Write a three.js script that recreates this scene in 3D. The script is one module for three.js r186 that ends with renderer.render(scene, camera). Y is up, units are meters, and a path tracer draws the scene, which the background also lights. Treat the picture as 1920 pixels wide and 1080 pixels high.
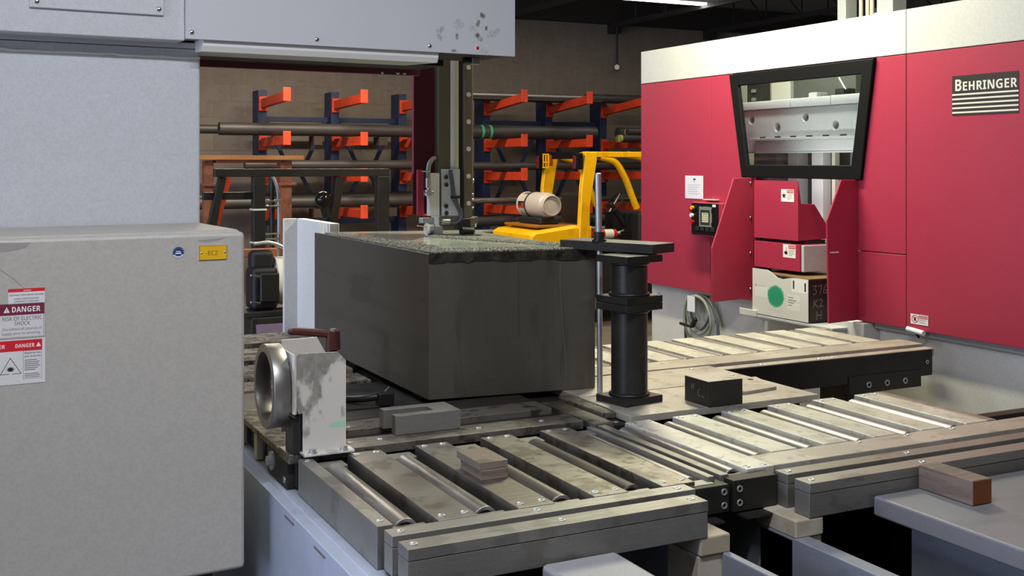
import * as THREE from 'three';
import { RoundedBoxGeometry } from 'three/addons/geometries/RoundedBoxGeometry.js';
import { mergeGeometries } from 'three/addons/utils/BufferGeometryUtils.js';
import { RectAreaLightUniformsLib } from 'three/addons/lights/RectAreaLightUniformsLib.js';

// ---------------------------------------------------------------- camera, light, exposure
const scene = new THREE.Scene();
scene.background = new THREE.Color(0x050505);
const renderer = new THREE.WebGLRenderer({ antialias: true });
renderer.toneMapping = THREE.LinearToneMapping;
renderer.toneMappingExposure = 2.7;
renderer.shadowMap.enabled = true;
RectAreaLightUniformsLib.init();
const FOCAL = 2114.47, HORIZON = 306;                       // pixels of a 1920 x 1080 frame; the lens is shifted down
const HALF = 1080 - HORIZON;
const camera = new THREE.PerspectiveCamera(2 * Math.atan(HALF / FOCAL) * 180 / Math.PI, 1920 / (2 * HALF), 0.05, 60);
camera.position.set(0, 1.75, 0);
camera.lookAt(0.44544, 1.75, -0.89531);
camera.setViewOffset(1920, 2 * HALF, 0, HALF - HORIZON, 1920, 1080);
// ceiling strip lights, the last one added inside the red machine: [x, y, z, length, width, along, strength, colour]
const LAMPS = [
  [3.7, 3.62, -5.3, 1.3, 0.18, 'z', 88, 0xf8f5d2],
  [1.6, 3.62, 0.6, 2.4, 0.18, 'x', 3, 0xf4f2ee],
  [0.7, 3.62, -1.4, 2.4, 0.18, 'x', 37, 0xeef1fb],
  [0.2, 3.62, -5.8, 1.8, 0.18, 'x', 22, 0xe2eaff],
  [3.2, 3.62, -10.8, 2.4, 0.18, 'x', 62, 0xffeeda],
  [6.4, 3.62, -9.0, 2.4, 0.18, 'x', 26, 0xfff0dc],
  [7.75, 3.72, -11.4, 1.6, 0.16, 'x', 6, 0xfff6f0],
  [11.6, 3.72, -11.1, 1.5, 0.16, 'x', 8, 0xfff6f0],
  [4.72, 2.46, -5.55, 1.2, 0.1, 'z', 9, 0xf4f6ff],  // added lamp, out of view, to brighten the interior behind the window
];

const DOOR = 1.6;                                            // daylight through the glazed door in the left wall
// ---------------------------------------------------------------- helpers
let seed = 7;
const rnd = () => { seed = (seed * 1664525 + 1013904223) >>> 0; return seed / 4294967296; };
const rr = (a, b) => a + (b - a) * rnd();
const V3 = (x, y, z) => new THREE.Vector3(x, y, z);
const used = {};
function numbered(n) { const k = used[n] = (used[n] ?? -1) + 1; return k ? n + '_' + String(k).padStart(3, '0') : n; }
const ORIGIN = new WeakMap();                                // world origin of an unturned parent
function org(p) { return ORIGIN.get(p) ?? V3(0, 0, 0); }
function tag(o, label, category, group, kind) { if (label) o.userData.label = label; if (category) o.userData.category = category; if (group) o.userData.group = group; if (kind) o.userData.kind = kind; return o; }
function thing(name, label, category, pos = [0, 0, 0], turn = 0, group) {
  const g = new THREE.Group(); g.name = numbered(name); scene.add(g);
  g.position.set(...pos); g.rotation.y = turn; tag(g, label, category, group);
  ORIGIN.set(g, turn ? V3(0, 0, 0) : V3(...pos));
  return g;
}
function structure(name) { const g = new THREE.Group(); g.name = numbered(name); g.userData.kind = 'structure'; scene.add(g); return g; }
// uv in metres by the side each face looks to
function boxUV(g) {
  const n0 = g.index ? g.toNonIndexed() : g, p = n0.attributes.position, n = n0.attributes.normal, uv = new Float32Array(p.count * 2);
  for (let i = 0; i < p.count; i += 3) {
    let ax = 0, ay = 0, az = 0;
    for (let k = 0; k < 3; k++) { ax += Math.abs(n.getX(i + k)); ay += Math.abs(n.getY(i + k)); az += Math.abs(n.getZ(i + k)); }
    for (let k = 0; k < 3; k++) {
      const x = p.getX(i + k), y = p.getY(i + k), z = p.getZ(i + k);
      if (ay >= ax && ay >= az) { uv[2 * (i + k)] = x; uv[2 * (i + k) + 1] = z; }
      else if (ax >= az) { uv[2 * (i + k)] = z; uv[2 * (i + k) + 1] = y; }
      else { uv[2 * (i + k)] = x; uv[2 * (i + k) + 1] = y; }
    }
  }
  n0.setAttribute('uv', new THREE.BufferAttribute(uv, 2));
  return n0;
}
function shiftUV(g, du, dv) { const u = g.attributes.uv; for (let i = 0; i < u.count; i++) u.setXY(i, u.getX(i) + du, u.getY(i) + dv); return g; }
function mesh(parent, name, geo, mat, pos, rot) {
  const m = new THREE.Mesh(geo, mat); m.castShadow = m.receiveShadow = true;
  const top = parent === scene; m.name = top ? numbered(name) : name;
  if (pos) { const o = org(parent); m.position.set(pos[0] - o.x, pos[1] - o.y, pos[2] - o.z); } else { const o = org(parent); m.position.set(-o.x, -o.y, -o.z); }
  if (rot) m.rotation.set(...rot);
  ORIGIN.set(m, rot ? V3(0, 0, 0) : pos ? V3(...pos) : V3(0, 0, 0));
  parent.add(m); return m;
}
function boxGeo(w, h, d, r = 0.003) {
  const k = Math.min(r, w * 0.45, h * 0.45, d * 0.45);
  const g = k > 0.0004 ? new RoundedBoxGeometry(w, h, d, 1, k) : new THREE.BoxGeometry(w, h, d);
  return shiftUV(boxUV(g), rr(0, 3), rr(0, 3));
}
function bx(parent, name, X, Y, Z, mat, r = 0.003) {       // a box between two world corners
  return mesh(parent, name, boxGeo(Math.abs(X[1] - X[0]), Math.abs(Y[1] - Y[0]), Math.abs(Z[1] - Z[0]), r), mat, [(X[0] + X[1]) / 2, (Y[0] + Y[1]) / 2, (Z[0] + Z[1]) / 2]);
}
function bxGeo(X, Y, Z, r = 0.002) { return boxGeo(Math.abs(X[1] - X[0]), Math.abs(Y[1] - Y[0]), Math.abs(Z[1] - Z[0]), r).translate((X[0] + X[1]) / 2, (Y[0] + Y[1]) / 2, (Z[0] + Z[1]) / 2); }
function rodGeo(a, b, r, seg = 16, r2 = r) {
  const A = V3(...a), B = V3(...b), L = A.distanceTo(B);
  const g = new THREE.CylinderGeometry(r2, r, L, seg); g.applyQuaternion(new THREE.Quaternion().setFromUnitVectors(V3(0, 1, 0), B.clone().sub(A).normalize()));
  const m = A.clone().add(B).multiplyScalar(0.5);
  return g.translate(m.x, m.y, m.z);
}
function rod(parent, name, a, b, r, mat, seg, r2) { return mesh(parent, name, rodGeo(a, b, r, seg, r2), mat); }
function barGeo(a, b, w, h, r = 0.002) {                    // a square bar between two points, h measured upwards
  const A = V3(...a), B = V3(...b), L = A.distanceTo(B), g = boxGeo(w, h, L, r);
  const m = new THREE.Matrix4().lookAt(A, B, V3(0, 1, 0)); m.setPosition(A.add(B).multiplyScalar(0.5));
  return g.applyMatrix4(m);
}
function bar(parent, name, a, b, w, h, mat, r) { return mesh(parent, name, barGeo(a, b, w, h, r), mat); }
function tubeGeo(pts, r, seg = 40, rad = 10, closed = false) { return new THREE.TubeGeometry(new THREE.CatmullRomCurve3(pts.map((p) => V3(...p)), closed), seg, r, rad, closed); }
function tube(parent, name, pts, r, mat, seg, rad, closed) { return mesh(parent, name, tubeGeo(pts, r, seg, rad, closed), mat); }
function shapeOf(pts, holes = []) { const s = new THREE.Shape(pts.map((p) => new THREE.Vector2(...p))); for (const h of holes) s.holes.push(new THREE.Path(h.map((p) => new THREE.Vector2(...p)))); return s; }
function extr(pts, depth, bevel = 0.002, holes = []) {      // outline in x, y; thickness along +z
  const g = new THREE.ExtrudeGeometry(shapeOf(pts, holes), { depth: depth - 2 * bevel, bevelEnabled: bevel > 0, bevelSize: bevel, bevelThickness: bevel, bevelOffset: -bevel, bevelSegments: 1 });
  return shiftUV(boxUV(g.translate(0, 0, bevel)), rr(0, 3), rr(0, 3));
}
const circle = (x, y, r, n = 20) => Array.from({ length: n }, (_, i) => [x + r * Math.cos(i / n * 2 * Math.PI), y + r * Math.sin(i / n * 2 * Math.PI)]);
// outline given as [z, y] on a plane of constant x, thickness towards +x
function plateX(parent, name, pts, x, thick, mat, bevel = 0.002, holes = []) {
  const g = extr(pts.map(([z, y]) => [-z, y]), thick, bevel, holes.map((h) => h.map(([z, y]) => [-z, y])));
  g.rotateY(Math.PI / 2);                                  // x -> -z, z -> +x
  return mesh(parent, name, g, mat, [x, 0, 0]);
}
const merge = (a) => mergeGeometries(a.map((g) => { const q = g.index ? g.toNonIndexed() : g; for (const k of Object.keys(q.attributes)) if (!['position', 'normal', 'uv'].includes(k)) q.deleteAttribute(k); return q; }));

// ---------------------------------------------------------------- procedural textures
function lattice(n, s) { const a = new Float32Array(n * n); let q = s * 7919 + 13; for (let i = 0; i < a.length; i++) { q = (q * 1664525 + 1013904223) >>> 0; a[i] = q / 4294967296; } return a; }
function noise(s, fx, fy) {                                  // tileable value noise on the unit square
  const n = 64, L = lattice(n, s);
  return (u, v) => {
    const x = u * fx, y = v * fy, xi = Math.floor(x), yi = Math.floor(y), a = x - xi, b = y - yi, sa = a * a * (3 - 2 * a), sb = b * b * (3 - 2 * b);
    const g = (i, j) => L[(((j % fy) + fy) % fy % n) * n + (((i % fx) + fx) % fx % n)];
    return (g(xi, yi) * (1 - sa) + g(xi + 1, yi) * sa) * (1 - sb) + (g(xi, yi + 1) * (1 - sa) + g(xi + 1, yi + 1) * sa) * sb;
  };
}
function fbm(s, fx, fy, oct) { const N = []; for (let o = 0; o < oct; o++) N.push(noise(s + o * 31, Math.min(fx * 2 ** o, 512), Math.min(fy * 2 ** o, 512))); return (u, v) => { let t = 0, w = 1, z = 0; for (const f of N) { t += w * f(u, v); z += w; w *= 0.55; } return t / z; }; }
const lin = (h) => { const c = new THREE.Color(h); return [c.r, c.g, c.b]; };
const mix3 = (a, b, t) => [a[0] + (b[0] - a[0]) * t, a[1] + (b[1] - a[1]) * t, a[2] + (b[2] - a[2]) * t];
const sstep = (a, b, x) => { const t = Math.min(1, Math.max(0, (x - a) / (b - a))); return t * t * (3 - 2 * t); };
const toS = (x) => Math.round(255 * Math.min(1, Math.max(0, x <= 0.0031308 ? 12.92 * x : 1.055 * x ** (1 / 2.4) - 0.055)));
function makeTex(size, fn, metres, srgb = true) {
  const d = new Uint8Array(size * size * 4);
  for (let j = 0; j < size; j++) for (let i = 0; i < size; i++) {
    const c = fn(i / size, j / size), k = 4 * (j * size + i);
    if (srgb) { d[k] = toS(c[0]); d[k + 1] = toS(c[1]); d[k + 2] = toS(c[2]); } else { d[k] = d[k + 1] = d[k + 2] = Math.round(255 * Math.min(1, Math.max(0, c))); }
    d[k + 3] = 255;
  }
  const t = new THREE.DataTexture(d, size, size); t.wrapS = t.wrapT = THREE.RepeatWrapping; t.magFilter = THREE.LinearFilter; t.minFilter = THREE.LinearMipmapLinearFilter; t.generateMipmaps = true;
  t.repeat.set(1 / metres, 1 / metres); if (srgb) t.colorSpace = THREE.SRGBColorSpace; t.needsUpdate = true;
  return t;
}
// worn metal or paint: base colour, two stain colours and how much of each, fine grain
function worn(s, base, stain, amount, dark, speck, metres, f = 4, size = 512, stretch = 1) {
  const A = fbm(s, f, Math.max(1, Math.round(f * stretch)), 5), B = fbm(s + 500, f * 3, Math.max(1, Math.round(f * 3 * stretch)), 4), C = noise(s + 900, 256, 256);
  const b = lin(base), st = lin(stain), dk = lin(dark);
  return makeTex(size, (u, v) => {
    let c = mix3(b, st, amount * sstep(0.42, 0.66, A(u, v)));
    c = mix3(c, dk, speck * sstep(0.58, 0.72, B(u, v)));
    const k = 0.93 + 0.14 * C(u, v); return [c[0] * k, c[1] * k, c[2] * k];
  }, metres);
}
function grain(s, fx, fy, oct, metres, size = 256) { const A = fbm(s, fx, fy, oct); return makeTex(size, (u, v) => A(u, v), metres, false); }
function M(map, rough, metal, extra = {}) { const o = { roughness: rough, metalness: metal, ...extra }; if (map && map.isTexture) o.map = map; else o.color = new THREE.Color(map); return new THREE.MeshPhysicalMaterial(o); }

const bumpFine = grain(3, 24, 24, 4, 0.5), bumpSteel = grain(11, 8, 64, 4, 0.6);
const T = {
  slat: worn(21, 0x989590, 0x837d74, 0.75, 0x5a544b, 0.5, 0.7, 3),
  slatDirty: worn(22, 0x8a867d, 0x69635a, 0.9, 0x413c35, 0.6, 0.4, 5),
  slatLit: worn(23, 0xc6c5b9, 0xb2b0a2, 0.7, 0x807c6e, 0.45, 0.45, 5),  // same steel as slat, lamp light painted in as a lighter colour
  rail: worn(24, 0x908e88, 0x7d7a73, 0.6, 0x5c5850, 0.4, 0.9, 3),
  roller: worn(25, 0xa5a3a0, 0x85807a, 0.8, 0x5f5a54, 0.5, 0.5, 3, 512, 3),
  rollerDirty: worn(26, 0x6f6a60, 0x454038, 0.9, 0x2a2620, 0.8, 0.4, 4),
  plate: worn(27, 0xb4afa4, 0x9c968a, 0.6, 0x736c60, 0.45, 0.6, 4),
  black: worn(28, 0x2a2926, 0x1c1b19, 0.6, 0x3a362e, 0.3, 0.8, 3),
  dark: worn(29, 0x35332e, 0x24221f, 0.7, 0x17150f, 0.5, 0.6, 4),
  block: worn(30, 0x5f5b51, 0x504c43, 0.8, 0x3f3b33, 0.35, 1.1, 6, 512, 0.15),
  paint: worn(31, 0xbfc2c4, 0xbdc0c1, 0.6, 0xb8babb, 0.1, 1.4, 2),
  cabinet: worn(32, 0xaba79e, 0xa8a49b, 0.6, 0xa39f96, 0.12, 1.6, 2),
  white: worn(33, 0xd8d7d0, 0xd0cfc8, 0.5, 0xbdbbb2, 0.15, 1.5, 2),
  dimmedPaint: worn(48, 0x77777a, 0x6e6e70, 0.6, 0x5e5d5c, 0.3, 1.0, 3),  // whitish beam paint, darkened so the colour carries the dim lower right corner
  rib: worn(49, 0x7e828c, 0x73767e, 0.6, 0x5c5d60, 0.3, 1.0, 3),  // base blue made darker, the shade of that corner put into the colour
  blue: worn(34, 0xaeb6c4, 0xa3abb8, 0.6, 0x8a8f97, 0.25, 1.0, 3),
  bracket: worn(35, 0xd3cfc7, 0xb0aa9e, 0.6, 0x6a655c, 0.4, 0.42, 2),
  band: worn(50, 0xcbcbc6, 0xc8c8c3, 0.5, 0xc0bfba, 0.1, 1.5, 2),
  red: worn(36, 0xaa2d47, 0xa62b44, 0.5, 0x9e2940, 0.12, 1.2, 2),
  rackOrange: worn(37, 0xcc3f1a, 0xb53716, 0.6, 0x7a2a14, 0.25, 0.6, 3),
  rackBlue: worn(38, 0x152748, 0x12203e, 0.6, 0x0c1628, 0.4, 0.6, 3),
  rust: worn(39, 0x9a5b3c, 0x7d4730, 0.7, 0x4d2c1c, 0.5, 0.6, 3),
  yellow: worn(40, 0xf0b40a, 0xe2a607, 0.6, 0x7a5c10, 0.18, 0.8, 3),
  pipe: worn(41, 0x403e3b, 0x302d29, 0.7, 0x2a2724, 0.5, 0.8, 3),
  concrete: worn(42, 0x8a8174, 0x7f7669, 0.6, 0x726a5f, 0.3, 1.1, 4),
  floor: worn(43, 0x6b655a, 0x575146, 0.7, 0x3b362e, 0.5, 2.2, 4),
  chipsBed: worn(44, 0x7d7462, 0x4e473b, 0.95, 0x1f1c18, 0.9, 0.3, 6),
  cast: worn(45, 0xb0aa9c, 0x978a70, 0.7, 0x7a6238, 0.35, 0.5, 3),
  wood: worn(46, 0x75655a, 0x62534a, 0.8, 0x4b3f38, 0.4, 0.25, 2, 256, 8),
  plank: worn(47, 0xc98a52, 0xb3763f, 0.7, 0x7a4a28, 0.3, 0.5, 2, 256, 6),
};
const steelX = { bumpMap: bumpSteel, bumpScale: 0.0006 };
const m = {
  slat: M(T.slat, 0.42, 0.85, steelX), slatDirty: M(T.slatDirty, 0.46, 0.75, steelX), slatLit: M(T.slatLit, 0.45, 0.25, steelX),
  rail: M(T.rail, 0.45, 0.65, steelX), roller: M(T.roller, 0.36, 0.8, { bumpMap: bumpFine, bumpScale: 0.0003 }), rollerDirty: M(T.rollerDirty, 0.5, 0.45, { bumpMap: bumpFine, bumpScale: 0.0012 }),
  plate: M(T.plate, 0.45, 0.3, steelX), black: M(T.black, 0.38, 0.3), dark: M(T.dark, 0.55, 0.4), block: M(T.block, 0.4, 0.35, { bumpMap: bumpSteel, bumpScale: 0.0004 }),
  paint: M(T.paint, 0.45, 0, { bumpMap: bumpFine, bumpScale: 0.00004 }), cabinet: M(T.cabinet, 0.5, 0, { bumpMap: bumpFine, bumpScale: 0.00006 }), white: M(T.white, 0.45, 0), blue: M(T.blue, 0.45, 0), dimmedPaint: M(T.dimmedPaint, 0.5, 0), rib: M(T.rib, 0.5, 0),
  bracket: M(T.bracket, 0.4, 0.25), red: M(T.red, 0.5, 0, { bumpMap: bumpFine, bumpScale: 0.0002 }), orange: M(T.rackOrange, 0.5, 0), navy: M(T.rackBlue, 0.5, 0), rust: M(T.rust, 0.7, 0), yellow: M(T.yellow, 0.35, 0),
  pipe: M(T.pipe, 0.5, 0.4), concrete: M(T.concrete, 0.95, 0, { bumpMap: bumpFine, bumpScale: 0.003 }), floor: M(T.floor, 0.7, 0), chipsBed: M(T.chipsBed, 0.7, 0.2, { bumpMap: bumpFine, bumpScale: 0.006 }),
  cast: M(T.cast, 0.6, 0), wood: M(T.wood, 0.75, 0), packer: M(T.wood, 0.8, 0, { color: new THREE.Color(0x8a8078) }), plank: M(T.plank, 0.75, 0),
  chrome: M(0xc9c9c6, 0.22, 1), zinc: M(0xbfc2c2, 0.4, 0.8), ring: M(0xa8a6a2, 0.38, 0.9), frameBlack: M(0x060607, 0.6, 0, { specularIntensity: 0.4 }), rubber: M(0x141416, 0.6, 0), hose: M(0x4a5054, 0.45, 0.1), hoseGreen: M(0x848a80, 0.45, 0),
  olive: M(0x6b6656, 0.5, 0.3), lipwhite: M(0xd9d8d2, 0.5, 0), maroon: M(0x521021, 0.5, 0), tank: M(0xb9b0a4, 0.55, 0.1), coolant: M(0xa9b39c, 0.12, 0), brown: M(0x5a2c24, 0.45, 0.1), ceiling: M(0x9a948a, 0.9, 0), joist: M(0x2b2927, 0.7, 0.1), band: M(T.band, 0.45, 0),
  glassPane: new THREE.MeshPhysicalMaterial({ color: 0xe8ece8, roughness: 0.02, metalness: 0, transmission: 1, thickness: 0, ior: 1.5 }), cream: M(0xd9d4be, 0.6, 0), hole: M(0x0a0a0a, 0.8, 0), yellowPlate: M(0xd9a90c, 0.45, 0), redGloss: M(0xb01822, 0.35, 0), paper: M(0xe6e6ec, 0.85, 0), green: M(0x2f9a70, 0.6, 0),
};
function canvasMat(w, h, draw, rough = 0.5) {
  const c = document.createElement('canvas'); c.width = w; c.height = h; draw(c.getContext('2d'), w, h);
  const t = new THREE.CanvasTexture(c); t.colorSpace = THREE.SRGBColorSpace; t.magFilter = THREE.LinearFilter;
  return new THREE.MeshPhysicalMaterial({ map: t, roughness: rough });
}
const stickerGeo = (w, h, t = 0.0012) => new THREE.BoxGeometry(w, h, t);

// ---------------------------------------------------------------- the hall
{
  const f = structure('floor'); mesh(f, 'slab', boxUV(new THREE.BoxGeometry(20.4, 0.2, 20.4)), m.floor, [4, -0.1, -4.5]);
  const c = structure('ceiling'); mesh(c, 'deck', boxUV(new THREE.BoxGeometry(20.4, 0.2, 20.4)), m.ceiling, [4, 4.5, -4.5]);
  const wb = structure('wall_back');
  mesh(wb, 'backing', boxUV(new THREE.BoxGeometry(20.4, 4.4, 0.3)), M(0x827a6e, 0.95, 0), [4, 2.2, -13.8585]);
  const tones = [0x8a8174, 0x80786b, 0x928878, 0x7a7266, 0x8d8576].map((c) => { const t = m.concrete.clone(); t.color = new THREE.Color(c).lerp(new THREE.Color(0xffffff), 0.72); return t; });
  const bg = [0, 1, 2].map(() => boxGeo(0.3985, 0.1985, 0.04, 0.0015));
  for (let j = 0; j < 15; j++) for (let i = 0; i < 20; i++) {
    const x = 2.62 + i * 0.4 + (j % 2 ? 0.2 : 0), y = 0.8 + j * 0.2;
    mesh(wb, 'concrete_block', bg[(i + j) % 3], tones[Math.floor(rnd() * 5)], [x, y, -13.725 + rr(-0.002, 0.002)]);
  }
  const wl = structure('wall_left'); mesh(wl, 'panel', boxUV(new THREE.BoxGeometry(0.3, 4.4, 20.4)), m.concrete, [-6.15, 2.2, -4.5]);
  const wd = structure('window_1');                             // glazed door in the left wall, outside the picture: the cold light on everything that faces left
  bx(wd, 'glazing_window', [-5.985, -5.97], [0.5, 3.3], [-8.2, 0.8], new THREE.MeshStandardMaterial({ color: 0xffffff, emissive: new THREE.Color(0xcfdcff), emissiveIntensity: DOOR * 0.5 }), 0);
  for (let z = -8.2; z < 0.9; z += 1.5) bx(wd, 'mullion', [-5.97, -5.93], [0.4, 3.4], [z - 0.04, z + 0.04], m.paint, 0.004);
  for (const y of [0.45, 1.9, 3.35]) bx(wd, 'mullion', [-5.97, -5.93], [y - 0.04, y + 0.04], [-8.24, 0.84], m.paint, 0.004);
  { const l = new THREE.RectAreaLight(0xcfdcff, DOOR, 9, 2.8); l.name = 'window_daylight'; l.position.set(-5.9, 1.9, -3.7); l.rotation.y = -Math.PI / 2; l.castShadow = true; scene.add(l); }
  const wr = structure('wall_right'); mesh(wr, 'panel', boxUV(new THREE.BoxGeometry(0.3, 4.4, 20.4)), m.concrete, [14.15, 2.2, -4.5]);
  const wf = structure('wall_front'); mesh(wf, 'panel', boxUV(new THREE.BoxGeometry(20.4, 4.4, 0.3)), m.concrete, [4, 2.2, 5.65]);
  const tr = structure('trim_1'); mesh(tr, 'ledger_beam', boxUV(new THREE.BoxGeometry(19.6, 0.34, 0.16)), m.joist, [4, 3.88, -13.62]);
  for (const x of [3.05, 4.8, 6.55, 8.35, 10.0, 11.75]) {
    const j = structure('roof_joist');
    bx(j, 'bottom_chord', [x - 0.035, x + 0.035], [3.66, 3.72], [-13.55, 2.6], m.joist); bx(j, 'top_chord', [x - 0.04, x + 0.04], [4.32, 4.39], [-13.55, 2.6], m.joist);
    bx(j, 'bearing_seat', [x - 0.02, x + 0.12], [3.58, 3.72], [-13.72, -13.56], m.joist);
    for (let z = -13.0; z < 2.2; z += 0.72) { rod(j, 'web_bar', [x, 3.7, z], [x, 4.34, z], 0.012, m.joist, 6); rod(j, 'web_bar', [x, 3.7, z + 0.72], [x, 4.34, z + 0.05], 0.012, m.joist, 6); }
  }
}
// ---------------------------------------------------------------- ceiling lamps
LAMPS.forEach(([x, y, z, len, wid, along, power, col], i) => {
  const lab = ['bright strip light hung over the table before the red machine', 'strip light hung over the viewer, in front of all the tables', 'strip light hung in front of the grey overhanging head', 'cold strip light hung behind the grey column, over the white jaw', 'strip light hung before the left storage rack', 'strip light hung over the yellow forklift', 'bright strip light under the roof between two joists near the back wall', 'strip light seen above the top edge of the red machine', 'small added light, unseen, inside the red machine above its window'][i];
  const t = thing('strip_light', lab, 'light', [x, y, z]);
  const ax = along === 'x', sx = ax ? len : wid, sz = ax ? wid : len;
  bx(t, 'housing', [x - sx / 2, x + sx / 2], [y, y + 0.07], [z - sz / 2, z + sz / 2], m.white, 0.01);
  const glow = new THREE.MeshStandardMaterial({ color: 0xffffff, emissive: new THREE.Color(col), emissiveIntensity: 4 });
  bx(t, 'diffuser_lamp', [x - sx / 2 + 0.02, x + sx / 2 - 0.02], [y - 0.02, y + 0.002], [z - sz / 2 + 0.02, z + sz / 2 - 0.02], glow, 0.004);
  if (y > 3) for (const s of [-1, 1]) rod(t, 'hanger', [x + s * sx * 0.35, y + 0.06, z + s * (sz - wid) * 0.35], [x + s * sx * 0.35, 4.395, z + s * (sz - wid) * 0.35], 0.006, m.joist, 6);
  const l = new THREE.RectAreaLight(col, power, sx - 0.04, sz - 0.04); l.name = numbered('strip_lamp_light'); l.position.set(x, y - 0.03, z); l.rotation.x = -Math.PI / 2; l.castShadow = true; scene.add(l);
});
{
  const t = thing('strip_light', 'slim added light hidden inside the red machine behind its window sill', 'light', [4.57, 1.7, -5.22]);  // added lamp, hidden by the frame, lightens the columns below the beam
  bx(t, 'housing', [4.53, 4.56], [1.67, 1.73], [-5.6, -4.84], m.white, 0.004);
  bx(t, 'diffuser_lamp', [4.558, 4.566], [1.68, 1.72], [-5.58, -4.86], new THREE.MeshStandardMaterial({ color: 0xffffff, emissive: new THREE.Color(0xf4f6ff), emissiveIntensity: 3 }), 0);
  const l = new THREE.RectAreaLight(0xf4f6ff, 9, 0.72, 0.04); l.name = 'added_sill_light'; l.position.set(4.572, 1.7, -5.22); l.rotation.y = -Math.PI / 2; l.castShadow = true; scene.add(l);
}
{
  const t = thing('pendant_bulb', 'small round white bulb hanging on a dark drop rod before the back wall', 'bulb', [8.33, 3.09, -13.45]);
  rod(t, 'drop_rod', [8.33, 3.14, -13.45], [8.33, 3.66, -13.45], 0.016, m.joist, 8);
  mesh(t, 'bulb', new THREE.SphereGeometry(0.042, 20, 14), M(0xf2ead8, 0.4, 0), [8.33, 3.09, -13.45]);
  mesh(t, 'socket_ring', new THREE.TorusGeometry(0.045, 0.01, 8, 24), m.joist, [8.33, 3.09, -13.45], [0, -0.46, 0]);
}
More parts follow.
